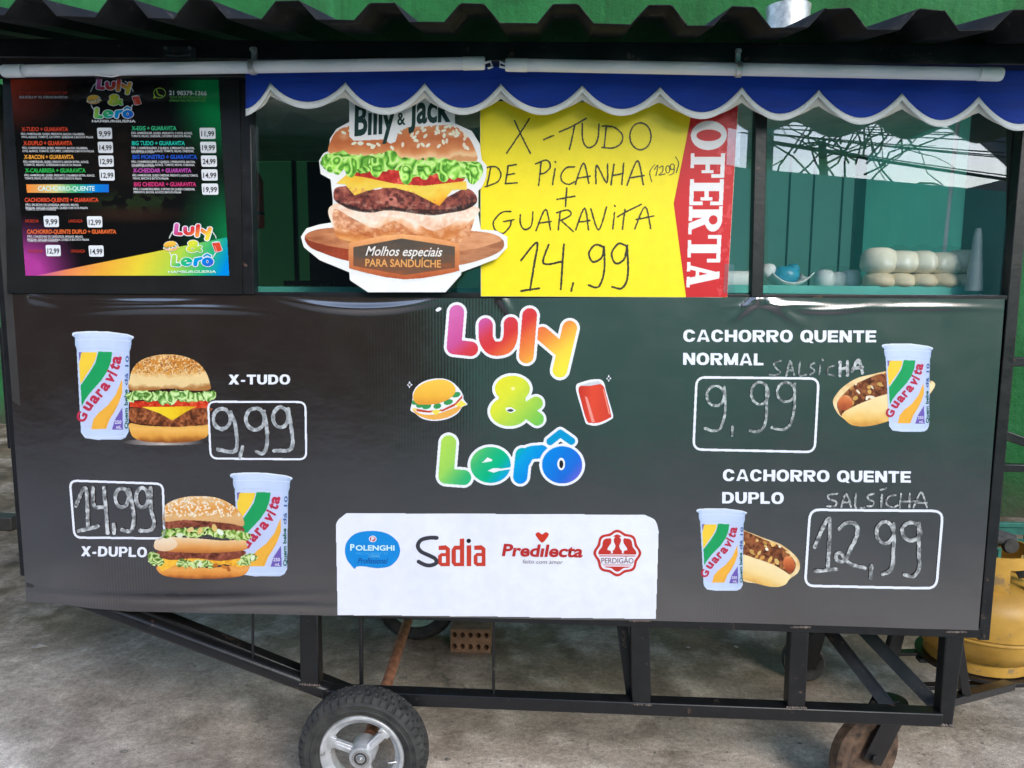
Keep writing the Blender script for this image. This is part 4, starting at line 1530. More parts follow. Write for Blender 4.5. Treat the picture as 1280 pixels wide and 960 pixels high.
# window posts and frame
wp = lambda name, pts, Y, dep, m='black_steel': MB().quadbox(pts, Y, dep).build(name, M[m], cart, .002)
wp('window_post', [(303, 368), (317, 368), (313, 84), (299, 84)], -.003, .03)
wp('window_post', [(939, 372), (954, 372), (961, 84), (946, 84)], -.003, .03)
wp('window_post', [(620, 372), (634, 372), (636, 84), (622, 84)], .024, .03)
wp('window_rail', [(6, 372), (1262, 375), (1262, 369), (6, 363.5)], .004, .012)
P = lambda px, py, Y: UV(px, py, Y)
rp = MB()
pt, pbt = UV(1263, 380, .01), UV(1226, 787, .01)
xr = XR + .006
rp.box(xr, xr + .026, .002, .034, ZB - .012, ZROOF - .03)
rp.build('corner_post', M['black_steel'], cart, .002)
rp = MB().box(XL - .022, XL - .005, .004, .034, ZB + .08, ZROOF - .03).build('corner_post', M['black_steel'], cart, .002)
for xa, xb in ((317, 622), (634, 941), (960, 1258)):
    g_ = MB().quadbox([(xa, 369), (xb, 371), (xb, 84), (xa, 84)], .018, .003)
    g_.build('window_pane', M['glass'], cart, smooth=0)

# fascia, awning, roof
fa = MB()
a, b = UV(-25, 64, -.07), UV(1310, 73, -.07)
fa.bar(a, b, .04, .05, up=(0, -1, 0))
fascia = fa.build('fascia_beam', M['black_steel'], cart, .002)
MB().bar(UV(-25, 80, -.02), UV(1310, 84, -.02), .06, .03).build('awning_rail', M['black_steel'], cart, .002)
lt = MB().quadbox([(203, 73), (243, 73), (243, 58), (203, 58)], -.105, .01)
for px in (207, 237):
    lt.tube([UV(px, 60, -.106), UV(px, 60, -.112)], .004, 10)
lt.tube([UV(208, 68, -.108), UV(222, 70, -.112), UV(238, 68, -.108)], .003, 8)
lt.build('latch', M['dark_steel'], cart)

PEAK = [(306 - 68, 108), (338, 108.5), (432, 108), (531, 109), (626, 110), (728, 112), (825, 114), (927, 114), (1023, 117.5), (1127, 122), (1223, 126), (1322, 131)]
TROU = [(300, 142), (384, 132.5), (481, 140), (578, 140), (677, 140), (776, 141), (876, 145), (974, 147), (1075, 152), (1175, 155), (1272, 160)]


def scallop(off, amp=1.0):
    pts = []
    for i in range(len(PEAK) - 1):
        (xa, ya), (xb, yb) = PEAK[i], PEAK[i + 1]
        tx, ty = TROU[i]
        for k in range(16):
            t = k / 16
            s_ = 2 * t - 1
            tt = (tx - xa) / (xb - xa)
            e = t ** (math.log(.5) / math.log(tt)) if 0 < tt < 1 else t
            s_ = 2 * e - 1
            prof = 1 - abs(s_) ** 2.05
            y0 = ya + (yb - ya) * t
            pts.append((xa + (xb - xa) * t, y0 * amp + ty * (1 - amp) + (ty - (y0 * amp + ty * (1 - amp))) * prof + off))
    return [p for p in pts if p[0] >= 303] + [(PEAK[-1][0], PEAK[-1][1] + off)]


AY = -.052


def wave_y(px):
    return .004 * math.sin(px / 49 * math.pi + .7) + .002 * math.sin(px / 17)


def strip(lo, up_, Y, name, m, parent, thick=.0015, n=6):
    b_ = MB()
    for (xa, ya), (xb, yb) in zip(lo, up_):
        for k in range(n + 1):
            t = k / n
            pxx, pyy = xa + (xb - xa) * t, ya + (yb - ya) * t
            hang = np.clip((pyy - 75) / 70, 0, 1)
            v = UV(pxx, pyy, Y)
            v.y += wave_y(pxx) * hang
            b_.v.append(tuple(v))
    for i in range(len(lo) - 1):
        for k in range(n):
            a_ = i * (n + 1) + k
            b_.f.append((a_, a_ + n + 1, a_ + n + 2, a_ + 1))
    o = b_.build(name, m, parent)
    md = o.modifiers.new('cloth', 'SOLIDIFY')
    md.thickness = thick
    md.offset = 0
    return o


lo = scallop(0)
topy = lambda x: 70 + 9 * (x - 300) / 1000
aw = strip(lo, [(x, topy(x)) for x, _ in lo], AY, 'awning', M['blue'], cart)
strip([(x, y + 3.5) for x, y in lo], [(x, y - 5.0) for x, y in lo], AY - .0015, 'binding', M['trim'], aw, .0022, 2)
lo2 = scallop(1, .58)
strip(lo2, [(x, 92) for x, _ in lo2], AY + .005, 'lining', M['lining'], aw, .001, 4)

# corrugated roof
rs = MB()
RY = -.30
z0, z1 = float(U(100, 22, RY)[2]), float(U(1200, 38, RY)[2])
xa_, xb_ = float(U(100, 22, RY)[0]), float(U(1200, 38, RY)[0])
SLOPE = (float(U(640, 48, -.06)[2]) - (z0 + z1) / 2) / (-.06 - RY)
RX = [38, 152, 250, 361, 477, 590, 707, 824, 928, 1048, 1163, 1280, 1395]
prof = []
xw = [float(U(px, 20, RY)[0]) for px in RX]
xw = [xw[0] - 2 * .172, xw[0] - .172] + xw + [xw[-1] + .172]
rz = lambda x: z0 + (z1 - z0) * (x - xa_) / (xb_ - xa_)
for x in xw:
    for dx, dz in ((-.052, 0), (-.024, .032), (-.019, .034), (.019, .034), (.024, .032), (.052, 0)):
        prof.append((x + dx, dz))
Ys = [RY, -.1, .2, .7, 1.0]
rr_ = random.Random(3)
for j, yy in enumerate(Ys):
    for i, (x, dz) in enumerate(prof):
        rs.v.append((x, yy, rz(x) + SLOPE * (yy - RY) + dz + (rr_.uniform(-.002, .002) if j == 0 else 0)))
n_ = len(prof)
for j in range(len(Ys) - 1):
    for i in range(n_ - 1):
        rs.f.append((j * n_ + i, j * n_ + i + 1, (j + 1) * n_ + i + 1, (j + 1) * n_ + i))
ro = rs.build('roof_sheet', M['roof'], cart, smooth=25)
md = ro.modifiers.new('sheet', 'SOLIDIFY')
md.thickness = .0018
md.offset = 1
# chimney
c0 = UV(985, 20, .42)
MB().lathe([(.054, -.3), (.057, 0), (.0585, float(U(985, 9, .42)[2]) - c0.z), (.055, float(U(985, 9, .42)[2]) - c0.z), (.052, -.2)], (c0.x, c0.y, c0.z), n=32).build('chimney_pipe', M['galv'], cart)

# ------------------------------------------------------------------ the chassis
Yf, Yd = .004, .036
MB().bar(UV(425, 763, .016), UV(1226, 789, .016), .024, .028).build('base_beam', M['black_steel'], cart, .002)
rl = MB()
q0, q1 = UV(405, 866, .02), UV(1174, 895.5, .02)
rl.bar(q0, q1, .034, .04)
rl.build('lower_rail', M['black_steel'], cart, .003)
rl = MB().bar(UV(95, 747, .022), UV(414, 866, .022), .036, .038).build('drawbar', M['black_steel'], cart, .012, seg=4)
MB().bar(UV(140, 748, .12), UV(436, 866, .12), .036, .038).build('drawbar', M['black_steel'], cart, .006, seg=3)
for pts in ([(375, 855), (399, 857), (397, 764), (374, 764)], [(790, 880), (814, 881), (812, 776), (788, 776)], [(984, 884), (1007, 885), (1012, 784), (989, 784)], [(1174, 906), (1191, 907), (1207, 790), (1183, 790)]):
    lg_ = MB().quadbox(pts, Yf, Yd).build('leg', M['black_steel'], cart, .003)
    for pe in (pts[:2], pts[2:]):
        wb = MB()
        for k in range(9):
            q_ = UV(pe[0][0] + (pe[1][0] - pe[0][0]) * k / 8, pe[0][1] + (pe[1][1] - pe[0][1]) * k / 8, Yf - .001)
            s_ = .0035 + .002 * ((k * 7) % 5) / 5
            wb.lathe([(0, -s_), (s_ * .8, -s_ * .5), (s_, 0), (s_ * .8, s_ * .5), (0, s_)], q_, n=8)
        wb.build('weld', M['weld'], lg_)
MB().bar(UV(777, 776, .06), UV(790, 872, .045), .028, .006).build('brace', M['black_steel'], cart)
for a_, b_, r_ in (((316, 766), (316, 829), .0035), ((451, 770), (452, 868), .0055), ((617, 773), (617, 876), .0035)):
    MB().tube([UV(*a_, .02), UV(*b_, .02)], r_, 10).build('rod', M['black_steel'], cart)
for a_, b_ in (((1030, 780, .30), (1112, 884, .12)), ((1072, 780, .22), (1176, 888, .08))):
    br = MB()
    a3, b3 = UV(*a_), UV(*b_)
    br.bar(a3, b3, .03, .004)
    t_ = (b3 - a3).normalized()
    sd_ = t_.cross(Vector((0, -1, 0))).normalized()
    for s_ in (-1, 1):
        o_ = sd_ * s_ * .015 + Vector((0, .014, 0))
        br.bar(a3 + o_, b3 + o_, .004, .03)
    br.build('brace', M['dark_steel'], cart)
MB().quadbox([(1108, 822), (1124, 824), (1134, 784), (1118, 784)], .5, .03).build('leg', M['black_steel'], cart, .003)
MB().bar(UV(1010, 786, .3), UV(1010, 786, .88), .03, .03, up=(0, 0, 1)).build('cross_bar', M['black_steel'], cart)
# rear rail under the far side
xa2, xb2 = XL + .3, XR - .02
MB().box(xa2, xb2, DEP - .05, DEP - .02, ZB - .02, ZB - .001).build('base_beam', M['black_steel'], cart)

# gas shelf
YG = .46
gz = zat(846, 1218, YG - .14)
gx = float(U(1222, 800, YG)[0])
GR = 0.186
gs = MB()
gs.lathe([(.165, gz - .012), (.165, gz - .004), (.135, gz - .004), (.135, gz - .012)], (gx, YG, 0), closed=True, n=40)
gs.bar((gx - .17, YG, gz - .02), (gx + .17, YG, gz - .02), .03, .012, up=(0, 0, 1))
gs.bar((gx, YG - .16, gz - .02), (gx, YG + .17, gz - .02), .03, .012, up=(0, 0, 1))
for s_ in (-1, 1):
    gs.bar((XR + .01, YG + s_ * .1 - .05, gz - .03), (gx + .16, YG + s_ * .1, gz - .03), .025, .012, up=(0, 0, 1))
gs.bar(UV(1183, 876, .05), UV(1262, 856, .30), .03, .02, up=(0, 0, 1))
gs.bar(UV(1196, 800, .05), UV(1206, 868, .1), .022, .02)
gs.build('gas_shelf', M['black_steel'], cart, .001)

# push handle on the right end
ph = MB()
for pa, pb_, r_ in (((1262, 452), (1330, 452), .030), ((1250, 584), (1330, 586), .026), ((1248, 541), (1330, 570), .030), ((1268, 305), (1330, 305), .022)):
    ph.bar(UV(*pa, .05), UV(pb_[0], pb_[1], .05), r_ * .72, r_ * .72)
ph.bar(UV(1334, 290, .05), UV(1326, 600, .05), .03, .03)
ph.build('push_handle', M['black_steel'], cart, .002)
hzl = UV(8, 485, .35).z
ph = MB().box(XL - .26, XL - .004, .34, .362, hzl - .011, hzl + .011)
ph.box(XL - .283, XL - .261, .34, .362, hzl - .18, hzl + .18)
ph.build('push_handle', M['black_steel'], cart, .002)


# ------------------------------------------------------------------ wheels
def big_wheel(cx, cy, cz, r, wdt, rim_m):
    wl = bpy.data.objects.new('wheel', None)
    COL.objects.link(wl)
    attach(wl, cart)
    wl.location = (cx, cy, cz)
    c = (cx, cy, cz)
    h = wdt / 2
    ri = r * .655
    half = [(ri, .62, 0), (ri * 1.05, .84, 0), (r * .74, .96, 0), (r * .76, 1.0, 0), (r * .775, 1.03, 0), (r * .79, 1.0, 0), (r * .85, 1.02, 0), (r * .865, 1.05, 0), (r * .88, 1.0, 0), (r * .905, .97, 0), (r * .93, .94, 1), (r * .955, .86, 1), (r * .985, .66, 1), (r * .99, .6, 2), (r, .32, 2), (r, .25, 3)]
    full = [(q_, -y_ * h, k_) for q_, y_, k_ in half] + [(q_, y_ * h, k_) for q_, y_, k_ in half[::-1]]
    prof = [(q_, y_) for q_, y_, _k in full]
    K = 46

    def md_(j, g):
        k_ = full[j][2]
        ph = (g * K / 6.2832) % 1
        if k_ == 1:
            return -.007 if ph < .28 else 0
        if k_ == 2:
            return -.006 if (ph + .5) % 1 < .28 else 0
        return -.004 if k_ == 3 and ph < .2 else 0
    MB().lathe(prof, c, 'Y', 46 * 8, md_, closed=True).build('tyre', M['rubber'], wl, smooth=30)
    rm = MB()
    ro_, rn = r * .66, r * .50
    rm.lathe([(ro_ * 1.0, -h * .66), (ro_ * .97, -h * .78), (ro_ * .90, -h * .74), (ro_ * .86, -h * .55), (rn * 1.04, -h * .45), (rn, -h * .36), (rn, h * .4), (ro_, h * .66)], c, 'Y', 96, closed=True)
    for a in (160, 46, -74):
        ca, sa = math.cos(R(a)), math.sin(R(a))
        p, q_ = Vector((cx + ca * r * .12, cy - h * .30, cz + sa * r * .12)), Vector((cx + ca * r * .54, cy - h * .40, cz + sa * r * .54))
        rm.bar(p, q_, r * .125, h * .35)
        rm.bar(p + Vector((0, -h * .2, 0)), q_ + Vector((0, -h * .06, 0)), r * .05, h * .2)
        rm.bar(p + (q_ - p) * .8, q_ + (q_ - p) * .06, r * .19, h * .3)
    ro2 = rm.build('rim', rim_m, wl, .0015)
    hb = MB().lathe([(r * .0, -h * .98), (r * .15, -h * .98), (r * .175, -h * .93), (r * .18, -h * .75), (r * .2, -h * .4), (r * .2, h * .5), (0, h * .5)], c, 'Y', 48)
    hb.build('hub', M['rim'] if rim_m is M['rim'] else rim_m, wl)
    MB().lathe([(r * .125, -h * .982), (r * .125, -h * .992), (r * .072, -h * .992), (r * .072, -h * .982)], c, 'Y', 40, closed=True).build('bearing_seal', M['rubber'], wl)
    va = Vector((cx + r * .50, cy - h * .42, cz - r * .12))
    MB().tube([va + Vector((r * .06, .004, 0)), va, va - Vector((r * .10, .004, 0))], [.004, .0045, .003], 10).build('valve', M['steel'], wl)
    nt_ = MB().lathe([(r * .135, -h * .985), (r * .135, -h * 1.0), (r * .10, -h * 1.0), (r * .10, -h * .985)], c, 'Y', 40, closed=True)
    nt_.lathe([(0, -h * 1.12), (r * .055, -h * 1.12), (r * .066, -h * 1.07), (r * .066, -h * .97), (0, -h * .97)], c, 'Y', 6)
    nt_.lathe([(0, -h * 1.22), (r * .03, -h * 1.22), (r * .03, -h * 1.1), (0, -h * 1.1)], c, 'Y', 16)
    nt_.build('axle_nut', M['steel'], wl)
    bpy.context.view_layer.update()
    return wl


WR = .162
wc_y = -.03
wc = UV(454, 939, -.04)
big_wheel(wc.x, wc_y, WR, WR, .078, M['rim'])
rw = UV(519, 748, .90)
big_wheel(rw.x, .93, .155, .155, .075, M['rim_teal'])
MB().tube([(wc.x, .03, WR), (wc.x + (rw.x - wc.x) * .5, .45, (WR + rw.z) / 2), (rw.x, .9, rw.z)], .0165, 14).build('axle', M['rust'], cart)


def caster(c, ang, m, ztop):
    r = c.z
    cs = bpy.data.objects.new('caster', None)
    COL.objects.link(cs)
    attach(cs, cart)
    cs.location = c
    rot = Matrix.Rotation(R(ang), 3, 'Z')
    bpy.context.view_layer.update()
    h = .021
    wlh = MB().lathe([(.0, -h * .7), (.016, -h * .9), (.02, -h * .5), (r * .55, -h * .45), (r * .66, -h * .8), (r * .9, -h), (r, -h * .6), (r, h * .6), (r * .9, h), (r * .66, h * .8), (r * .55, h * .45), (.02, h * .5), (.016, h * .9), (0, h * .7)], c, 'Y', 56, rot=rot)
    wlh.build('wheel', m, cs)
    fk = MB()
    zt = ztop
    for s_ in (-1, 1):
        o_ = rot @ Vector((0, s_ * (h + .006), 0))
        t0 = c + o_
        tp = c + o_ + rot @ Vector((.085, 0, 0)) + Vector((0, 0, zt - r))
        b_ = t0 - Vector((0, 0, .012))
        fk.bar(b_, tp, .074, .004, up=rot @ Vector((0, 1, 0)))
        fk.tube([t0 + o_.normalized() * -.001, t0 + o_.normalized() * .010], .011, 6)
    pl_ = c + rot @ Vector((.085, 0, 0)) + Vector((0, 0, zt - r))
    fk.lathe([(.042, 0), (.042, .008), (.02, .01), (.02, .014)], pl_, n=24)
    fk.build('fork', M['black_steel'], cs, .001)


caster(UV(1080, 940, .13), 26, M['caster'], zat(903, 1110, .05) - .012)
cg = UG(1003, 849)
caster(Vector((cg.x, min(cg.y, .86), .07)), -14, M['rubber'], ZB - .012)

# ------------------------------------------------------------------ fluorescent tubes under the fascia
for i, (a_, b_, lab) in enumerate((((4, 89), (606, 79), 'pale fluorescent tube above the menu poster and left end of the awning'), ((632, 81), (1252, 93), 'pale fluorescent tube above the right windows on the blue awning'))):
    YT = -.112
    a3, b3 = UV(*a_, YT), UV(*b_, YT)
    t = thing('fluorescent_tube', lab, 'tube light', (a3 + b3) / 2, 'tube lights along the awning')
    dv = (b3 - a3).normalized()
    MB().tube([a3 + dv * .03, b3 - dv * .03], .0128, 24).build('tube', M['tube'], t)
    MB().tube([a3, a3 + dv * .004, a3 + dv * .046], [.0125, .0137, .0137], 24).build('end_cap', M['cap'], t)
    MB().tube([b3 - dv * .046, b3 - dv * .004, b3], [.0137, .0137, .0125], 24).build('end_cap', M['cap'], t)
    px = 316 if i == 0 else 923
    py = 84 if i == 0 else 87
    c3 = UV(px, py, YT)
    cl = MB().lathe([(.0135, -.006), (.0158, -.006), (.0158, .006), (.0135, .006)], c3, 'X', 28, closed=True)
    cl.box(c3.x - .005, c3.x + .005, c3.y + .006, c3.y + .016, c3.z, c3.z + .044)
    cl.tube([(c3.x, c3.y + .008, c3.z + .036), (c3.x, c3.y - .004, c3.z + .036)], .005, 8)
    cl.build('clip', M['galv'], t)
    if i == 0:
        e = b3
        MB().tube([e + dv * -.002, e + dv * .012 + up * .004, e + dv * .016 + up * -.008, e + dv * .006 - up * .010], .0025, 8).build('end_pin', M['cap'], t)
        MB().tube([UV(110, 89.5, YT - .004), UV(120, 94, YT - .005), UV(140, 96, YT - .004), UV(158, 92, YT), UV(166, 88, YT)], .0014, 8).build('loose_wire', M['cap'], t)
    else:
        e = a3
        MB().tube([e + dv * .002, e - dv * .012 + up * .006, e - dv * .012 - up * .004, e + dv * .001 - up * .006], .0025, 8).build('end_pin', M['cap'], t)


# ------------------------------------------------------------------ menu poster on the upper left panel
MY = -.010
mp = MB().quadbox([(9, 366), (303, 368), (299, 84), (3, 86)], -.006, .012).build('menu_poster', M['black_vinyl'])
tag(mp, 'glossy black menu poster with rainbow corners and two price columns, above the banner', 'menu')
T0 = (1, 1, 0, 0)
c = Canvas(10, 91, 290, 347, 0.55)
X, Y = c.X, c.Y
art = c.poly([(12.5, 96), (273, 92), (287, 345), (32, 345)])
g0 = np.full(X.shape + (3,), 17.0)
glow = lambda cx, cy, rx, ry: np.clip(1 - np.hypot((X - cx) / rx, (Y - cy) / ry), 0, 1) ** 1.1


def addc(col, k):
    global g0
    g0 = g0 * (1 - k[..., None]) + np.array(col, float) * k[..., None]


addc((176, 58, 34), np.clip(glow(10, 95, 95, 75) * 1.3, 0, 1))
addc((14, 150, 82), np.clip(glow(275, 95, 70, 120) * 1.7, 0, 1))
addc((16, 110, 62), np.clip(glow(292, 290, 75, 90) * 1.2, 0, 1))
addc((176, 62, 150), np.clip(glow(30, 345, 75, 78) * 1.5, 0, 1))
# faint big burger behind the lists
nb = fbm(X, Y, 14, 90)
addc((52, 38, 30), np.clip(1.5 - np.hypot((X - 160) / 75, (Y - 190) / 42), 0, 1) * .5 * nb)
addc((46, 66, 36), np.clip(1.4 - np.hypot((X - 170) / 66, (Y - 252) / 12), 0, 1) * (nb > .45) * .55)
addc((70, 44, 32), np.clip(1.3 - np.hypot((X - 160) / 70, (Y - 268) / 10), 0, 1) * .5)
c.fill(art, g0)
band = art & (Y > 342 - (X - 58) * (46 / 229))
c.fill(band, stops(X + (Y - 320) * .5, [(60, (206, 96, 160)), (95, (238, 140, 90)), (140, (240, 176, 62)), (180, (234, 210, 60)), (225, (176, 214, 74)), (262, (46, 180, 120)), (290, (0, 140, 226))]))
hb_ = c.poly([(33, 230.5), (136, 230.5), (136, 240.5), (34, 241)])
c.fill(hb_, stops(X, [(33, (240, 140, 60)), (70, (226, 214, 140)), (95, (60, 176, 120)), (120, (10, 130, 220)), (136, (30, 110, 210))]))
lg = c.dist(ellipse_pts(140, 122, 28, 26)) < .55
c.fill(lg & (np.abs(Y - 123) > 8) & ((np.abs(X - 140) > 16)), (220, 224, 232))
lg2 = c.dist(ellipse_pts(241, 306, 31, 28)) < .55
c.fill(lg2 & (np.abs(Y - 306) > 8) & ((np.abs(X - 241) > 18)), (220, 228, 222))
d = Decal(-.0066)
d.canvas(c, 1)
m1 = L2(0, 80, .2916)
d.text('CACHORRO-QUENTE', *m1([(165, 544), (408, 544)]), 6.2, (216, 246, 246), 3, .02)
rows = [('X-TUDO + GUARAVITA', (95, 289, 294), (214, 74, 50), ('PÃO, HAMBÚRGUER, QUEIJO, PRESUNTO, BACON, CALABRESA,', 92, 365), ('OVO, ALFACE, TOMATE, CATUPIRY, CHEDDAR E BATATA PALHA', 95, 402), '9,99', (417, 483, 298)),
        ('X-DUPLO + GUARAVITA', (102, 349, 312), (226, 82, 50), ('PÃO, 2 HAMBÚRGUERES, QUEIJO, PRESUNTO, BACON, CALABRESA,', 98, 378), ('OVO, ALFACE, TOMATE, CATUPIRY, CHEDDAR E BATATA PALHA', 98, 405), '14,99', (420, 487, 358)),
        ('X-BACON + GUARAVITA', (105, 408, 318), (240, 166, 66), ('PÃO, HAMBÚRGUER, QUEIJO, PRESUNTO, BACON EXTRA, ALFACE,', 102, 382), ('TOMATE, MILHO, CHEDDAR E BATATA PALHA', 104, 350), '12,99', (423, 490, 417)),
        ('X-CALABRESA + GUARAVITA', (110, 466, 369), (50, 184, 84), ('PÃO, HAMBÚRGUER, QUEIJO, PRESUNTO, CALABRESA EXTRA, ALFACE,', 107, 408), ('TOMATE, MILHO, CHEDDAR, CATUPIRY E BATATA PALHA', 108, 352), '12,99', (427, 494, 476)),
        ('X-EGG + GUARAVITA', (566, 285, 758), (60, 196, 140), ('PÃO, HAMBÚRGUER, QUEIJO, PRESUNTO, 2 OVOS, ALFACE,', 565, 826), ('TOMATE, MILHO, CHEDDAR, CATUPIRY E BATATA PALHA', 565, 820), '11,99', (856, 926, 298)),
        ('BIG TUDO + GUARAVITA', (567, 349, 794), (40, 196, 176), ('PÃO, 2 HAMBÚRGUERES, 2 QUEIJOS, 2 PRESUNTOS, BACON,', 565, 835), ('CALABRESA, 2 OVOS, ALFACE, TOMATE, MILHO, CHEDDAR,', 565, 833), '19,99', (859, 929, 358)),
        ('BIG MONSTRO + GUARAVITA', (570, 408, 846), (40, 92, 206), ('PÃO, 3 HAMBÚRGUERES, 3 QUEIJOS, 3 PRESUNTOS, BACON,', 566, 838), ('CALABRESA, 3 OVOS, ALFACE, TOMATE, MILHO, CHEDDAR,', 566, 836), '24,99', (862, 932, 417)),
        ('X-CHEDDAR + GUARAVITA', (572, 466, 822), (190, 84, 176), ('PÃO, HAMBÚRGUER, QUEIJO CHEDDAR, PRESUNTO, ALFACE, TOMATE,', 570, 850), ('MILHO, BACON E BATATA PALHA', 572, 724), '14,99', (864, 935, 476)),
        ('BIG CHEDDAR + GUARAVITA', (576, 525, 842), (206, 60, 120), ('PÃO, 2 HAMBÚRGUERES, 2 FATIAS DE QUEIJO CHEDDAR,', 574, 838), ('PRESUNTO, BACON, ALFACE E BATATA PALHA', 575, 778), '19,99', (865, 938, 537)),
        ('CACHORRO-QUENTE + GUARAVITA', (108, 592, 424), (222, 80, 52), ('PÃO, SALSICHA OU LINGUIÇA, MOLHO, MILHO,', 112, 340), ('ERVILHA, OVO DE CODORNA, QUEIJO E BATATA PALHA', 112, 378), '9,99', (188, 255, 675)),
        ('CACHORRO-QUENTE DUPLO + GUARAVITA', (118, 728, 500), (234, 110, 56), ('PÃO, 2 SALSICHAS OU LINGUIÇAS, MOLHO, MILHO,', 120, 358), ('ERVILHA, OVO DE CODORNA, QUEIJO E BATATA PALHA', 120, 384), '12,99', (197, 263, 800))]


def tagbox(xa, xb, yc, txt):
    q = m1([(xa, yc - 24), (xb - 2, yc - 24), (xb, yc + 24), (xa + 4, yc + 24)])
    Pq, _ = round_box(Canvas(0, 0, 2, 2, 1), q, 1, 2.2)
    d.rect(Pq.tolist()[::-1], (232, 235, 242), 3)
    d.text(txt, *m1([(xa + 9, yc + 13), (xb - 6, yc + 13)]), 7.0, (36, 38, 44), 4, .02)


for hd, (hx, hy, hx2), col, (t1, ta, tb), (t2, tc_, td), pr, (xa, xb, yc) in rows:
    d.text(hd, *m1([(hx, hy), (hx2, hy)]), 5.6, col, 3, .03)
    d.text(t1, *m1([(ta, hy + 16), (tb, hy + 17)]), 2.9, (226, 228, 232), 3, .012)
    d.text(t2, *m1([(tc_, hy + 29), (td, hy + 30)]), 2.9, (226, 228, 232), 3, .012)
    tagbox(xa, xb, yc, pr)
for y_, xa_2, xb_2 in ((383, 566, 663), (442, 567, 664)):
    d.text('CATUPIRY E BATATA PALHA', *m1([(xa_2, y_), (xb_2, y_)]), 2.8, (226, 228, 232), 3, .012)
d.text('TOMATE, CATUPIRY E ALFACE', *m1([(113, 628), (242, 628)]), 2.9, (226, 228, 232), 3, .012)
d.text('TOMATE, CATUPIRY E ALFACE', *m1([(120, 763), (250, 763)]), 2.9, (226, 228, 232), 3, .012)
tagbox(374, 441, 677, '12,99')
tagbox(381, 447, 802, '14,99')
for t_, xa_2, xb_2, y_ in (('SALSICHA', 110, 168, 679), ('LINGUIÇA', 296, 356, 679), ('SALSICHA', 124, 186, 808), ('LINGUIÇA', 306, 366, 808)):
    d.text(t_, *m1([(xa_2, y_), (xb_2, y_)]), 3.8, (190, 66, 42), 3, .01)
d.text('ESTAMOS LOCALIZADOS EM', *m1([(84, 131), (290, 131)]), 4.0, (206, 66, 48), 3, .015)
d.text('RUA ESTELA Nº 103, COELHO DA ROCHA', *m1([(86, 148), (292, 148)]), 3.2, (230, 230, 234), 3, .012)
d.text('21 98379-1366', *m1([(726, 134), (888, 136)]), 6.0, (230, 236, 234), 3, .03)
d.text('TAXA DE ENTREGA R$ 2,00', *m1([(728, 148), (886, 149)]), 2.9, (110, 190, 90), 3, .012)
d.text('APENAS NAS PROXIMIDADES', *m1([(728, 162), (884, 162)]), 2.9, (110, 190, 90), 3, .012)
d.text('HAMBURGUERIA', *m1([(396, 251), (583, 251)]), 3.4, (230, 232, 236), 3, .03)
d.text('HAMBURGUERIA', *m1([(722, 897), (928, 895)]), 3.4, (210, 240, 222), 3, .03)
c = Canvas(188, 107, 212, 126, .4)
c.fill(c.dist(ellipse_pts(200, 116.5, 7.4, 6.2)) < .7, (170, 206, 80))
c.fill(c.poly([(193, 119), (191.5, 124), (197, 122)]), (170, 206, 80))
c.fill(c.dist(cr([(196.5, 113), (197.5, 117), (200.5, 119.5), (203.5, 120)], False, 4)) < 1.0, (170, 206, 80))
d.canvas(c, 3)
d.build('menu_print', M['print_gloss'], mp)

for T in ((.0762, .0626, 102.1, 93.4), (.0827, .068, 197.2, 273.9)):
    o = shop_logo(T, .3, True)
    for V_ in o.V:                                     # slide the flat print from the banner plane to the poster plane along its own sight lines
        k = (-.0066 - 3 * LAYER - CAM[1]) / (V_[:, 1] - CAM[1])
        V_ -= CAM
        V_ *= k[:, None]
        V_ += CAM
    o.build('shop_logo', M['print_gloss'], mp)

# ------------------------------------------------------------------ yellow offer poster taped to the glass
OY = .000
k3 = L2(590, 80, .3229)
op = MB().quadbox([(601, 370.5), (909, 372), (923, 130), (600, 126)], .0, .001)
op = op.build('offer_poster', M['card'])
tag(op, 'yellow and red offer poster with a handwritten price taped inside the awning', 'poster')
d = Decal(-.0004)
d.rect([(601.4, 370.2), (908.8, 371.7), (922.6, 130.3), (600.4, 126.4)], (252, 232, 36), 0.2)
c = Canvas(838, 128, 926, 374, .45)
X, Y = c.X, c.Y
redm = c.poly([*k3([(850, 150)]), (922.7, 131), (909, 371.6), *k3([(828, 903)]), *k3([(780, 540)]), *k3([(846, 205)])])
c.fill(redm, (206, 34, 40))
c.fill((fbm(X, Y, 6, 71) > .62) & (X > 896) & redm, (226, 92, 96), True, .55)
yy = (Y - 80) / .3229
xx = (X - 590) / .3229
tt = (yy - 218) / 640
xb_, xt_ = 852 - 22 * tt, 986 - 30 * tt
v = (xx - xb_) / (xt_ - xb_)
lm = np.zeros(X.shape, bool)


def u_of(a, b):
    return (yy - a) / (b - a)


inb = lambda q, a, b: (q >= a) & (q <= b)
u = u_of(220, 333)
lm |= (((u - .5) / .5) ** 2 + ((v - .5) / .52) ** 2 < 1) & ~(((u - .5) / .2) ** 2 + ((v - .5) / .36) ** 2 < 1)
for a, b, isE in ((346, 440, False), (446, 546, True)):
    u = u_of(a, b)
    box_ = inb(u, 0, 1) & inb(v, 0, 1)
    lm |= box_ & (inb(u, .14, .46) | ((v < .1) & (u < .6)) | (v > .88) | (inb(v, .44, .57) & inb(u, .4, .8)) | ((u > .86) & (v > .62)) | (inb(u, .7, .82) & inb(v, .33, .68)))
    if isE:
        lm |= box_ & ((v < .12) | ((u > .86) & (v < .40)))
u = u_of(553, 658)
box_ = inb(u, -.02, 1.02) & inb(v, 0, 1)
bowl = (((u - .45) / .46) ** 2 + ((v - .735) / .265) ** 2 < 1) & (u > .3)
hole = (((u - .48) / .17) ** 2 + ((v - .735) / .13) ** 2 < 1)
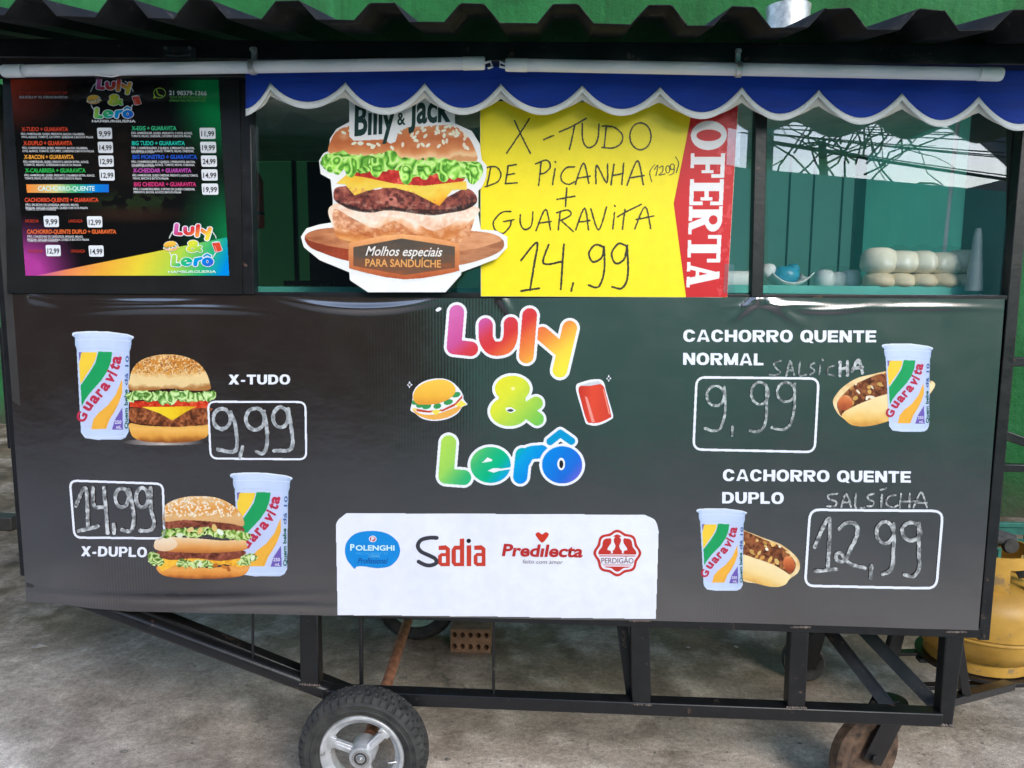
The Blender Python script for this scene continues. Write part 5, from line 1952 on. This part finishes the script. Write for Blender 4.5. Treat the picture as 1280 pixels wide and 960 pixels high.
lm |= box_ & ((inb(u, .1, .4) | ((v < .1) & (u < .52)) | ((v > .9) & (u < .45)) | bowl) & ~hole)
lm |= box_ & (np.abs(u - (.5 + (.5 - v) * .5)) < .14) & (v < .5) & (u > .4)
lm |= box_ & (v < .1) & (u > .64)
u = u_of(662, 768)
box_ = inb(u, 0, 1) & inb(v, 0, 1)
lm |= box_ & (inb(u, .34, .66) | (v > .88) | (((u < .13) | (u > .87)) & (v > .6)) | ((v < .1) & inb(u, .18, .82)))
u = u_of(770, 862)
box_ = inb(u, -.06, 1.06) & inb(v, 0, 1)
lm |= box_ & (((np.abs(u - (.5 + (1 - v) * .3)) < .15)) | (np.abs(u - (.5 - (1 - v) * .34)) < .085) | (inb(v, .27, .37) & inb(u, .25, .75)) | ((v < .1) & (inb(u, -.03, .36) | inb(u, .58, 1.03))))
c.fill(lm & redm, (238, 236, 238))
d.canvas(c, 1)


def marker(strokes, w, seed):
    return chalk(strokes, w, (.3229, .3229, 590, 80), seed, (58, 54, 40), .9)


E_ = ellipse_pts
words = [([[(165, 220), (195, 285), (226, 346)], [(222, 212), (185, 270), (134, 346)], [(278, 293), (316, 277)], [(338, 263), (385, 243), (442, 211)], [(398, 234), (388, 285), (377, 331)], [(427, 230), (428, 290), (445, 322), (470, 318), (487, 290), (492, 232)],
           [(520, 238), (516, 280), (512, 322)], [(504, 240), (550, 245), (582, 275), (576, 308), (545, 325), (504, 323)], E_(652, 280, 41, 52, 100)], 7.5),
         ([[(72, 400), (66, 435), (58, 470)], [(52, 402), (92, 398), (112, 425), (100, 455), (52, 476)], [(140, 395), (130, 462)], [(138, 395), (172, 389)], [(134, 430), (164, 424)], [(129, 463), (175, 460)],
           [(268, 380), (258, 470)], [(246, 387), (288, 372), (304, 395), (285, 420), (262, 426)], [(322, 405), (312, 467)], [(322, 378), (324, 381)], [(397, 398), (365, 402), (345, 430), (350, 455), (375, 466), (396, 456)],
           [(400, 466), (432, 384), (452, 461)], [(410, 442), (458, 434)], [(480, 463), (483, 392), (521, 460), (525, 388)], [(550, 388), (538, 468)], [(587, 384), (580, 466)], [(543, 432), (586, 424)], [(600, 469), (641, 374), (663, 467)], [(610, 441), (666, 432)]], 7.5),
         ([[(706, 390), (688, 420), (696, 456)], [(706, 408), (720, 392), (712, 432)], [(724, 402), (738, 395), (738, 415), (724, 430), (748, 425)], E_(758, 408, 8, 14, 90), E_(775, 398, 8, 11, 40), [(783, 392), (781, 420), (765, 431)], [(788, 360), (800, 385), (790, 422)]], 5),
         ([[(329, 524), (398, 512)], [(367, 480), (362, 552)]], 7.5),
         ([[(150, 571), (115, 575), (84, 610), (90, 642), (120, 656), (146, 630), (152, 610)], [(122, 610), (162, 603)], [(187, 583), (188, 620), (205, 641), (230, 625), (236, 572)], [(248, 645), (285, 562), (304, 642)], [(260, 616), (307, 609)],
           [(342, 570), (334, 642)], [(328, 576), (370, 565), (382, 585), (338, 608)], [(345, 606), (392, 648)], [(402, 641), (436, 558), (451, 641)], [(412, 613), (456, 606)], [(460, 560), (490, 642), (521, 554)], [(552, 575), (545, 638)], [(552, 548), (554, 551)],
           [(592, 563), (582, 640)], [(563, 592), (605, 568), (656, 543)], [(630, 638), (670, 553), (692, 637)], [(636, 602), (704, 588)]], 7.5),
         ([[(190, 760), (252, 690), (240, 780), (225, 876)], [(188, 879), (260, 868)], [(297, 700), (277, 772), (352, 764)], [(356, 698), (350, 780), (344, 872)], [(392, 848), (384, 878)], [(511, 709), (478, 700), (453, 732), (468, 766), (503, 748), (511, 706)], [(511, 706), (512, 800), (490, 862), (452, 856)],
           [(599, 705), (568, 695), (541, 732), (555, 771), (588, 757), (601, 702)], [(601, 702), (603, 820), (580, 868), (542, 862)]], 9)]
for i, (st, w_) in enumerate(words):
    d.canvas(marker(st, w_, 40 + i), 1 + .2 * (i % 2))
d.build('offer_print', M['print_card'], op)
for q in ([(910, 160), (926, 163), (924, 208), (908, 206)], [(906, 330), (918, 331), (916, 366), (904, 366)]):
    MB().quadbox(q, -.0022, .0004).build('clear_tape', M['tape'], op)

# ------------------------------------------------------------------ burger cutout leaning on the glass
CY = -.0185
k2 = L2(300, 80, .302)
sil = [(452, 150), (452, 240), (400, 268), (372, 310), (369, 358), (345, 370), (327, 400), (334, 455), (375, 478), (384, 560), (384, 655), (330, 664), (275, 680), (252, 715), (264, 758), (330, 812), (452, 862), (455, 895), (530, 945), (850, 945), (915, 872), (915, 862), (980, 838), (1062, 806), (1106, 760), (1106, 715), (1062, 690), (996, 685),
       (986, 620), (986, 524), (1001, 510), (1018, 470), (1021, 420), (1000, 396), (992, 330), (960, 278), (890, 246), (886, 150)]
sil_px = [(x, y) for x, y in k2(sil)]
cm_ = MB()
n_ = len(sil_px)
fr = [UV(x, y, CY) for x, y in sil_px]
bk = [p + Vector((0, .004, 0)) for p in fr]
cm_.v = [tuple(p) for p in fr + bk]
cm_.f = [tuple(range(n_)), tuple(range(2 * n_ - 1, n_ - 1, -1))] + [(i, (i + 1) % n_, n_ + (i + 1) % n_, n_ + i) for i in range(n_)]
co = cm_.build('cardboard_cutout', M['card'])
tag(co, 'cardboard cutout of a giant cheeseburger on a round wooden board', 'cardboard sign')
T2 = (.302, .302, 300, 80)
c = Canvas(374, 118, 636, 368, .5, T2)
X, Y = c.X, c.Y
n = fbm(X, Y, 60, 51, 4)
n2 = fbm(X, Y, 16, 53, 3)
nl = fbm(X * .25, Y, 16, 55, 3)
# board
c.fill(c.blob([(267, 715), (300, 690), (390, 676), (640, 668), (960, 690), (1050, 703), (1090, 730), (1086, 768), (1020, 803), (900, 834), (680, 850), (450, 816), (340, 782), (285, 755)]),
       stops(nl * .6 + (X - 270) / 2600 + .1, [(.2, (140, 76, 46)), (.5, (182, 116, 76)), (.8, (206, 146, 104))]))
c.fill(c.blob([(267, 715), (300, 735), (450, 766), (690, 780), (940, 770), (1060, 740), (1090, 728), (1086, 768), (1020, 803), (900, 834), (680, 850), (450, 816), (340, 782), (285, 755)]),
       stops((X - 270) / 820 + (nl - .5) * .5, [(0, (126, 50, 28)), (.25, (150, 58, 32)), (.6, (150, 84, 52)), (.85, (176, 118, 82)), (1, (150, 92, 60))]))
# lower bun and sauce
lb = c.blob([(386, 580), (392, 690), (410, 722), (460, 742), (560, 752), (760, 752), (900, 740), (945, 712), (972, 640), (975, 590), (700, 570)])
c.fill(lb, stops((Y - 580) / 170 + (n - .5) * .5, [(0, (226, 186, 160)), (.35, (240, 214, 196)), (.55, (220, 160, 116)), (.72, (186, 108, 54)), (.9, (216, 150, 84)), (1, (160, 90, 46))]))
dr_ = c.blob([(390, 600), (470, 640), (560, 680), (640, 650), (720, 700), (800, 740), (900, 700), (970, 640), (972, 690), (900, 742), (760, 752), (640, 690), (560, 720), (450, 690), (392, 670)])
c.fill(dr_, stops(n2, [(.2, (150, 70, 36)), (.55, (190, 116, 70)), (.85, (226, 176, 136))]), True, .7)
c.fill(c.blob([(400, 600), (480, 620), (560, 650), (640, 625), (720, 650), (800, 690), (900, 650), (965, 625), (970, 600), (800, 625), (600, 605), (430, 585)]), stops(n2, [(.2, (214, 176, 152)), (.7, (240, 216, 202))]), True, .7)
# patty
pt_ = c.blob([(386, 540), (400, 510), (470, 505), (560, 520), (620, 505), (700, 520), (820, 560), (930, 515), (976, 540), (980, 575), (940, 600), (860, 615), (780, 622), (700, 612), (620, 602), (540, 612), (450, 595), (396, 570)], 4)
c.fill(pt_, stops(n2 * .6 + n * .4 - (Y - 560) / 500, [(.2, (36, 20, 18)), (.4, (86, 38, 34)), (.55, (126, 60, 50)), (.72, (160, 86, 70)), (.95, (214, 150, 126))]))
c.fill(c.blob([(392, 560), (470, 590), (540, 602), (620, 590), (700, 600), (860, 600), (976, 570), (940, 602), (860, 618), (780, 626), (620, 606), (540, 616), (450, 600)]), (34, 22, 20), True, .75)
# tomato, cheese
c.fill(c.blob([(450, 450), (520, 425), (700, 430), (900, 440), (930, 480), (860, 500), (680, 505), (480, 480)]), stops(n2, [(.2, (150, 24, 22)), (.6, (190, 44, 36)), (.9, (226, 110, 90))]))
c.fill(c.poly([(396, 495), (440, 458), (520, 470), (640, 496), (760, 505), (938, 484), (940, 520), (880, 522), (826, 588), (720, 534), (640, 512), (580, 512), (530, 524), (474, 544), (436, 500)]), stops((Y - 460) / 130 + (n - .5) * .6, [(0, (240, 176, 50)), (.4, (246, 196, 76)), (.8, (236, 168, 44)), (1, (214, 140, 30))]))
# upper bun
bu = c.blob([(372, 372), (378, 312), (408, 272), (470, 250), (560, 240), (660, 236), (780, 238), (870, 250), (930, 284), (968, 340), (980, 402), (900, 404), (780, 400), (640, 390), (500, 380)])
c.fill(bu, stops((Y - 240) / 165 + (n - .5) * .3 + ((X - 660) / 420) ** 2 * .2, [(0, (206, 140, 90)), (.3, (196, 112, 62)), (.55, (186, 98, 52)), (.75, (206, 130, 76)), (.92, (234, 188, 140)), (1, (200, 140, 90))]))
seeds(c, bu, 90, 11, 61, (250, 232, 206), (400, 950, 250, 350))
c.fill(c.blob([(460, 375), (640, 388), (800, 400), (960, 402), (900, 412), (640, 404), (470, 390)]), stops(n2, [(.2, (150, 170, 80)), (.8, (226, 226, 160))]))
for hx, hy, hrx, hry, ro_t, kk in ((560, 275, 70, 14, -8, .35), (880, 290, 46, 16, 25, .4), (430, 300, 22, 18, -30, .35), (720, 262, 60, 10, 0, .3), (760, 330, 80, 20, 5, .18)):
    hl = np.clip(1.2 - np.hypot((X - hx) / hrx, (Y - hy) / hry), 0, 1)
    c.rgb = c.rgb + ((np.array((255, 226, 190)) - c.rgb) * (hl * kk)[..., None]) * (bu & (c.a > .5))[..., None]
vs = (vnoise(X, Y * .05, 5, 77) > .72) & (n > .5)
c.fill(vs, c.rgb * .93 + 14, True, .6)
pk = np.clip(1.1 - np.hypot((X - 640) / 60, (Y - 560) / 34), 0, 1) * (n2 > .45)
c.rgb = c.rgb + (np.array((226, 150, 130)) - c.rgb) * (pk * .6 * pt_)[..., None]
gl_ = (fbm(X, Y, 12, 88, 2) > .66) & pt_
c.fill(gl_, (170, 104, 80), True, .4)
gs2 = (fbm(X, Y * 2, 26, 89, 2) > .64) & lb
c.fill(gs2, (240, 214, 190), True, .2)
# lettuce
for a in range(3):
    leafy(c, [(366, 408), (420, 388 + a * 10), (500, 420 - a * 8), (580, 395 + a * 8), (660, 410), (740, 440 - a * 10), (820, 415 + a * 10), (900, 432), (972, 450)], 70 + a, (70, 138, 32), (172, 226, 106), 27)
for x, y in ((372, 412), (400, 420), (455, 430), (560, 430), (685, 460), (760, 440), (840, 450), (880, 440), (960, 460), (975, 445), (625, 400)):
    c.fill(c.blob([(x - 26, y - 34), (x + 18, y - 38), (x + 32, y), (x + 12, y + 38), (x - 16, y + 26)], 4), frill(c, 20, int(x), (76, 146, 36), (170, 228, 100)))
# sign
c.fill(c.poly(cr([(452, 752), (475, 736), (670, 704), (885, 738), (907, 762), (907, 838), (888, 862), (680, 892), (472, 852), (452, 832)], True, 3)), stops((Y - 705) / 185 + (n2 - .5) * .2, [(0, (224, 160, 104)), (.4, (200, 126, 76)), (1, (166, 78, 42))]))
c.fill(c.poly([(470, 758), (670, 722), (890, 756), (890, 844), (680, 874), (470, 836)]), stops(nl * .5 + (Y - 720) / 300, [(.1, (66, 62, 56)), (.45, (86, 70, 58)), (.8, (130, 74, 46))]))
c.fill(c.poly([(452, 140), (452, 300), (472, 318), (596, 312), (622, 330), (644, 322), (656, 280), (690, 262), (888, 250), (886, 140)]), (236, 238, 238))
# straight white foot, creases
c.fill(c.poly([(455, 868), (680, 908), (915, 868), (850, 945), (530, 945), (455, 895)]), (226, 228, 230))
c.rgb = np.clip(c.rgb * 1.07 + 4, 0, 244)
d = Decal(CY)
d.canvas(c, 1)
d.text('Billy', *k2([(474, 300), (641, 286)]), 43, (16, 56, 50), 2, .03, up=(0.02, -1))
d.text('&', *k2([(652, 254), (686, 252)]), 17, (16, 56, 50), 2, .02)
d.text('Jack', *k2([(697, 250), (872, 240)]), 40, (16, 56, 50), 2, .03, up=(0.02, -1))
d.text('Molhos especiais', *k2([(520, 793), (832, 797)]), 12.5, (238, 232, 226), 2, .012, slant=.3)
d.text('PARA SANDUÍCHE', *k2([(519, 838), (832, 843)]), 10.2, (232, 164, 92), 2, .02)
d.build('printed_picture', M['print_card'], co)

# ------------------------------------------------------------------ things on the counter behind the right window
CZ = ZT + .022


def at_counter(px, Y_):
    return float(U(px, 350, Y_)[0])


YB = .20
bl = thing('bread_bag', 'long clear plastic bag of pale bread rolls on the teal counter', 'bag of bread', (at_counter(1140, YB), YB, CZ))
sc_ = (YB - CAM[1]) / F / math.cos(0)
rgb_ = random.Random(5)


def roll(x, y, z, rx, ry, rz_, m, par, name='bread_roll'):
    b = MB()
    n1, n2_ = 14, 10
    for i in range(n2_ + 1):
        a = math.pi * i / n2_
        for k in range(n1):
            g_ = 2 * math.pi * k / n1
            s_ = abs(math.sin(a)) ** .6
            b.v.append((x + rx * s_ * math.cos(g_) * (1 + .06 * math.sin(3 * g_ + x * 90) + .04 * math.sin(5 * a + x * 140)), y + ry * s_ * math.sin(g_), z + rz_ * (1 if a < 1.57 else .8) * math.cos(a)))
    for i in range(n2_):
        for k in range(n1):
            b.f.append((i * n1 + k, i * n1 + (k + 1) % n1, (i + 1) * n1 + (k + 1) % n1, (i + 1) * n1 + k))
    return b.build(name, m, par)


xa, xb = at_counter(1076, YB), at_counter(1208, YB)
nr = 5
for k in range(nr):
    x = xa + (xb - xa) * (k + .5) / nr
    roll(x + rgb_.uniform(-.003, .003), YB - .04, CZ + .020, .037, .05, .021 + rgb_.uniform(0, .003), M['bun'], bl)
    roll(x + rgb_.uniform(-.004, .004), YB - .03, CZ + .064 + rgb_.uniform(-.003, .004), .042 + rgb_.uniform(-.004, .003), .052, .034 + rgb_.uniform(-.003, .004), M['bun2'], bl)
fb = MB()
nn = 60
cx_, cz_ = (xa + xb) / 2, CZ + .052
for i in range(nn + 1):
    t = i / nn
    x = xa - .014 + (xb - xa + .028) * t
    s_ = max(0.02, (1 - abs(2 * t - 1) ** 9)) * (1 + .07 * math.cos(t * nr * 2 * math.pi + math.pi))
    for k in range(18):
        g_ = 2 * math.pi * k / 18
        fb.v.append((x, YB - .035 + .06 * s_ * math.cos(g_), cz_ + .056 * s_ * math.sin(g_) + rgb_.uniform(-.0015, .0015)))
for i in range(nn):
    for k in range(18):
        fb.f.append((i * 18 + k, i * 18 + (k + 1) % 18, (i + 1) * 18 + (k + 1) % 18, (i + 1) * 18 + k))
for k in range(5):
    fb.tube([(xb + .012, YB - .03, cz_ - .005), (xb + .026 + .008 * k, YB - .03 + .01 * k, cz_ + .004 + .012 * (k - 2)), (xb + .034 + .006 * k, YB - .02, cz_ - .012 + .016 * (k - 2))], [.003, .006, .002], 6)
fb.build('clear_bag', M['film'], bl)
YS = .24
sb = thing('bun_packet', 'small packet of three round white buns left of the long bread bag', 'packet of buns', (at_counter(1045, YS), YS, CZ))
for px, r_ in ((1031, .029), (1048, .026), (1064, .029)):
    roll(at_counter(px, YS), YS, CZ + r_ * .84, r_ * .92, r_, r_ * .95, M['paper'], sb, 'round_bun')
pb = MB()
for i in range(13):
    t = i / 12
    x = at_counter(1016 + 64 * t, YS)
    s_ = max(.05, 1 - abs(2 * t - 1) ** 6)
    for k in range(12):
        g_ = 2 * math.pi * k / 12
        pb.v.append((x, YS + .036 * s_ * math.cos(g_), CZ + .03 + .031 * s_ * math.sin(g_)))
for i in range(12):
    for k in range(12):
        pb.f.append((i * 12 + k, i * 12 + (k + 1) % 12, (i + 1) * 12 + (k + 1) % 12, (i + 1) * 12 + k))
pb.build('clear_bag', M['film'], sb)
YN = .22
nb_ = thing('napkin_tray', 'white paper tray with a crumpled blue plastic bag beside the middle window post', 'paper tray', (at_counter(984, YN), YN, CZ))
tb = MB()
x0 = at_counter(984, YN)
prof_ = []
for i in range(13):
    t = i / 12 * 2 - 1
    prof_.append((x0 + .052 * t, CZ + .004 + .026 * abs(t) ** 2.2))
for k in range(5):
    for x, z in prof_:
        tb.v.append((x, YN - .05 + .1 * k / 4, z + .012 * abs(k / 2 - 1) ** 2))
for k in range(4):
    for i in range(12):
        tb.f.append((k * 13 + i, k * 13 + i + 1, (k + 1) * 13 + i + 1, (k + 1) * 13 + i))
to = tb.build('paper_tray', M['paper'], nb_)
md = to.modifiers.new('sheet', 'SOLIDIFY')
md.thickness = .002
roll(x0 - .004, YN, CZ + .034, .032, .03, .026, M['bluebag'], nb_, 'plastic_bag')
roll(x0 + .016, YN + .01, CZ + .046, .018, .02, .02, M['bluebag'], nb_, 'plastic_bag')
roll(x0 - .045, YN + .01, CZ + .046, .02, .02, .02, M['paper'], nb_, 'napkin')
YR = .24
xr0, xr1 = at_counter(900, YR), at_counter(938, YR)
ro_ = MB().tube([(xr0, YR, CZ + .024), (xr0 + .003, YR, CZ + .024), (xr1 - .003, YR, CZ + .024), (xr1, YR, CZ + .024)], [.02, .023, .023, .02], 24)
tag(ro_.build('paper_roll', M['paper']), 'white paper roll lying on the counter beside the red poster edge', 'paper roll')
# dark fan-like lamp and pale funnel at the right end inside
YL = .085
ft = UV(1222, 300, YL)
fn = MB().lathe([(.010, CZ), (.019, CZ), (.018, CZ + .02), (.013, CZ + .08), (.009, CZ + .13), (.006, CZ + .145)], (ft.x, YL, 0), n=24)
tag(fn.build('grey_bottle', M['grey_plastic']), 'tall grey tapering bottle at the right end of the counter', 'bottle')
# orange red bottle hung inside the left window
rb = UV(320, 250, .88)
hz0, hz1 = float(U(320, 286, .88)[2]), float(U(320, 216, .88)[2])
ex = thing('fire_extinguisher', 'orange red cylinder hung on the rear post seen through the left window', 'extinguisher', (rb.x, .88, hz0))
MB().lathe([(.0, hz0), (.026, hz0), (.03, hz0 + .01), (.03, hz1 - .03), (.02, hz1 - .008), (.012, hz1)], (rb.x + .004, .86, 0), n=24).build('body', M['red_paint'], ex)
MB().lathe([(.031, hz0 + .045), (.031, hz0 + .055), (.0305, hz0 + .055), (.0305, hz0 + .045)], (rb.x + .004, .86, 0), n=24, closed=True).build('strap', M['black_steel'], ex)
MB().lathe([(.011, hz1 - .002), (.011, hz1 + .02), (0, hz1 + .02)], (rb.x + .004, .86, 0), n=16).build('valve', M['black_steel'], ex)
kx0, kx1 = float(U(356, 350, .5)[0]), float(U(418, 350, .5)[0])
kn = MB().box(kx0, kx1, .49, .505, CZ + .002, CZ + .018)
tag(kn.build('dark_bar', M['black_steel']), 'dark flat bar lying on the counter in the left window', 'bar')

# ------------------------------------------------------------------ gas bottle
gb = thing('gas_cylinder', 'scuffed yellow gas cylinder on the shelf at the right end of the cart', 'gas bottle', (gx, YG, gz))
zs = zat(716, 1218, YG)
hh = zs - gz
pr = [(.0, gz + .012), (.10, gz + .016), (.15, gz + .035), (.178, gz + .075), (GR, gz + .12), (GR, gz + hh * .42), (GR + .0025, gz + hh * .43), (GR + .0025, gz + hh * .445), (GR, gz + hh * .455), (GR, gz + hh * .72), (.178, gz + hh * .82), (.155, gz + hh * .91), (.11, gz + hh * .97), (.05, gz + hh), (0, gz + hh)]
bo = MB().lathe(pr, (gx, YG, 0), n=72).build('body', M['gas'], gb)
MB().lathe([(.14, gz), (.143, gz), (.143, gz + .035), (.138, gz + .035)], (gx, YG, 0), n=48, closed=True).build('foot_ring', M['gas'], gb)
cl = MB()
zt_ = zat(680, 1218, YG)
rc = .118
nC = 72
for (a0, a1, zb_, zz) in ((-200, 160, zt_ - .035, zt_), (-118, -88, zs - .045, zt_ - .035), (10, 40, zs - .045, zt_ - .035), (120, 150, zs - .045, zt_ - .035), (-60, -52, zs - .045, zt_ - .035)):
    k_ = max(3, int(abs(a1 - a0) / 5))
    base = len(cl.v)
    for i in range(k_ + 1):
        a = R(a0 + (a1 - a0) * i / k_)
        for rr in (rc, rc + .006):
            for z_ in (zb_, zz):
                cl.v.append((gx + rr * math.cos(a), YG + rr * math.sin(a), z_))
    for i in range(k_):
        o_ = base + i * 4
        for p_, q_ in ((0, 1), (1, 3), (3, 2), (2, 0)):
            cl.f.append((o_ + p_, o_ + q_, o_ + 4 + q_, o_ + 4 + p_))
    cl.f += [(base, base + 1, base + 3, base + 2), (base + k_ * 4, base + k_ * 4 + 2, base + k_ * 4 + 3, base + k_ * 4 + 1)]
cl.build('collar', M['gas'], gb)
vv = MB().lathe([(.0, zs - .02), (.028, zs - .02), (.028, zs + .02), (.018, zs + .03), (.018, zt_ + .005), (.0, zt_ + .005)], (gx, YG, 0), n=24)
vv.tube([(gx, YG, zt_), (gx + .02, YG - .02, zt_ + .03), (gx + .06, YG - .03, zt_ + .02)], [.022, .026, .02], 14)
vv.lathe([(.0, -.01), (.02, -.01), (.024, 0), (.02, .01), (0, .01)], (gx + .045, YG - .04, zt_ + .012), 'Y', 28)
vv.tube([(gx - .05, YG - .02, zt_ + .02), (gx - .02, YG - .05, zt_ + .035), (gx + .02, YG - .04, zt_ + .028)], [.012, .02, .012], 10)
vv.tube([(gx + .06, YG - .06, zs + .02), (gx + .09, YG - .07, zs + .035), (gx + .10, YG - .05, zs + .01)], [.012, .018, .01], 10)
vv.build('regulator', M['rubber'], gb)
MB().tube([(gx + .02, YG + .01, zt_ + .012), (gx - .03, YG + .06, zt_ + .03), (gx - .10, YG + .12, zt_ + .02), (gx - .20, YG + .16, zt_ + .06), (gx - .30, YG + .15, zt_ + .16)], .009, 10).build('hose', M['rubber'], gb)

# ------------------------------------------------------------------ on the ground
kc = UG(1272, 716)
cr_ = thing('plastic_crate', 'teal plastic crate on the ground behind the gas cylinder', 'crate', kc)
cb = MB()
ca_ = .26
hC = .17
for s_ in (-1, 1):
    for z_ in (.0, .06, .12):
        cb.box(kc.x - ca_, kc.x + ca_, kc.y + s_ * .17 - .004, kc.y + s_ * .17 + .004, z_ + .012, z_ + .05)
        cb.box(kc.x + s_ * ca_ - .004, kc.x + s_ * ca_ + .004, kc.y - .166, kc.y + .166, z_ + .012, z_ + .05)
    for k in range(9):
        x = kc.x - ca_ + .006 + (2 * ca_ - .012) * k / 8
        cb.box(x - .008, x + .008, kc.y + s_ * .176 - .003, kc.y + s_ * .176 + .003, .004, hC)
cb.build('side', M['crate'], cr_)
rim_ = MB()
for s_ in (-1, 1):
    rim_.box(kc.x - ca_ - .01, kc.x + ca_ + .01, kc.y + s_ * .17 - .012, kc.y + s_ * .17 + .012, hC, hC + .022)
    rim_.box(kc.x + s_ * ca_ - .012, kc.x + s_ * ca_ + .012, kc.y - .158, kc.y + .158, hC + .001, hC + .021)
rim_.build('rim', M['crate'], cr_, .002)
MB().box(kc.x - ca_ + .006, kc.x + ca_ - .006, kc.y - .164, kc.y + .164, .002, .01).build('base', M['crate'], cr_)

# hollow brick: front face pierced by two rows of holes
bc = UG(588, 816)
bw, bh, bdp = .145, .088, .20
hb2 = MB()
fx0, fz0 = bc.x - bw / 2, 0.0
nxh, nzh = 5, 2
cw, ch = bw / nxh, bh / nzh
yF, yB = bc.y, bc.y + bdp


NH = 16


def hole_cell(x, z):
    cxh, czh = x + cw / 2, z + ch / 2
    ring = []
    for k in range(NH):
        a = 2 * math.pi * k / NH
        ring.append((cxh + cw * .30 * math.cos(a), czh + ch * .24 * math.sin(a)))
    sq = []
    for k in range(NH):
        a = 2 * math.pi * k / NH
        m_ = max(abs(math.cos(a)), abs(math.sin(a)))
        sq.append((cxh + math.cos(a) / m_ * cw / 2, czh + math.sin(a) / m_ * ch / 2))
    b0 = len(hb2.v)
    for p_ in sq:
        hb2.v.append((p_[0], yF, p_[1]))
    for p_ in ring:
        hb2.v.append((p_[0], yF, p_[1]))
    for p_ in ring:
        hb2.v.append((p_[0], yF + bdp * .9, p_[1]))
    for k in range(NH):
        k2_ = (k + 1) % NH
        hb2.f.append((b0 + k, b0 + k2_, b0 + NH + k2_, b0 + NH + k))
        hb2.f.append((b0 + NH + k, b0 + NH + k2_, b0 + 2 * NH + k2_, b0 + 2 * NH + k))


for i in range(nxh):
    for j in range(nzh):
        hole_cell(fx0 + i * cw, fz0 + .001 + j * ch)
z0_, z1_ = .001, .001 + bh
x0_, x1_ = fx0, fx0 + bw
hb2.add([(x0_, yF, z0_), (x1_, yF, z0_), (x1_, yB, z0_), (x0_, yB, z0_), (x0_, yF, z1_), (x1_, yF, z1_), (x1_, yB, z1_), (x0_, yB, z1_)], [(0, 3, 2, 1), (4, 5, 6, 7), (1, 2, 6, 5), (3, 0, 4, 7), (2, 3, 7, 6)])
bro = hb2.build('hollow_brick', M['brick'], smooth=0)
bro.rotation_euler = (0, 0, 0)
tag(bro, 'hollow clay brick with two rows of round holes under the cart', 'brick')

bs = UG(6, 664)
db = MB().box(bs.x - .5, bs.x + .04, bs.y, bs.y + .09, .002, .075)
tag(db.build('timber_offcut', M['in_dark'], None, .004), 'dark timber beam end on the ground beyond the cart left side', 'timber')

lm_ = MB()
rq = random.Random(12)
spots = [(50, 808, .02), (155, 940, .009), (70, 762, .006), (505, 848, .012), (700, 868, .008), (860, 810, .007), (920, 809, .010), (120, 880, .005), (820, 942, .006), (905, 952, .005), (560, 950, .007), (240, 930, .004), (330, 880, .004), (1000, 930, .005), (1230, 930, .005)]
for _k in range(160):
    spots.append((rq.uniform(0, 1280), rq.uniform(780, 958), rq.uniform(.0012, .0035)))
for px, py, s_ in spots:
    p_ = UG(px, py)
    m_ = 7
    b0 = len(lm_.v)
    lm_.v.append((p_.x, p_.y, .004 + s_ * .3))
    for k in range(m_):
        a = 2 * math.pi * k / m_
        q_ = s_ * (.5 + .7 * rq.random())
        lm_.v.append((p_.x + q_ * math.cos(a) * 1.5, p_.y + q_ * math.sin(a), .002))
    for k in range(m_):
        lm_.f.append((b0, b0 + 1 + k, b0 + 1 + (k + 1) % m_))
li = lm_.build('litter', mat('crumbs of litter and grit', (0.07, 0.06, 0.05), 0.9, 0, 0.6, 12, 0.5, 60, col2=(0.40, 0.36, 0.31)), smooth=0)
li['kind'] = 'stuff'
wf = MB()
for px, py in ((533, 866), (548, 864), (540, 869), (556, 868), (528, 868), (572, 868)):
    p_ = UV(px, py, .03)
    s_ = rq.uniform(.006, .013)
    b0 = len(wf.v)
    for k in range(5):
        a = 2 * math.pi * k / 5
        wf.v.append((p_.x + s_ * math.cos(a), .02 + s_ * .5 * math.sin(a), p_.z + .0 + rq.uniform(0, .004)))
    wf.v.append((p_.x, .02, p_.z + s_))
    for k in range(5):
        wf.f.append((b0 + k, b0 + (k + 1) % 5, b0 + 5))
wo = wf.build('paper_scraps', M['paper'], smooth=0)
wo['kind'] = 'stuff'
tag(wo, 'torn white paper scraps lying on the lower rail beside the wheel', 'paper scraps')
tag(li, 'crumbs of litter and grit scattered over the concrete', 'litter')
li['kind'] = wo['kind'] = 'stuff'
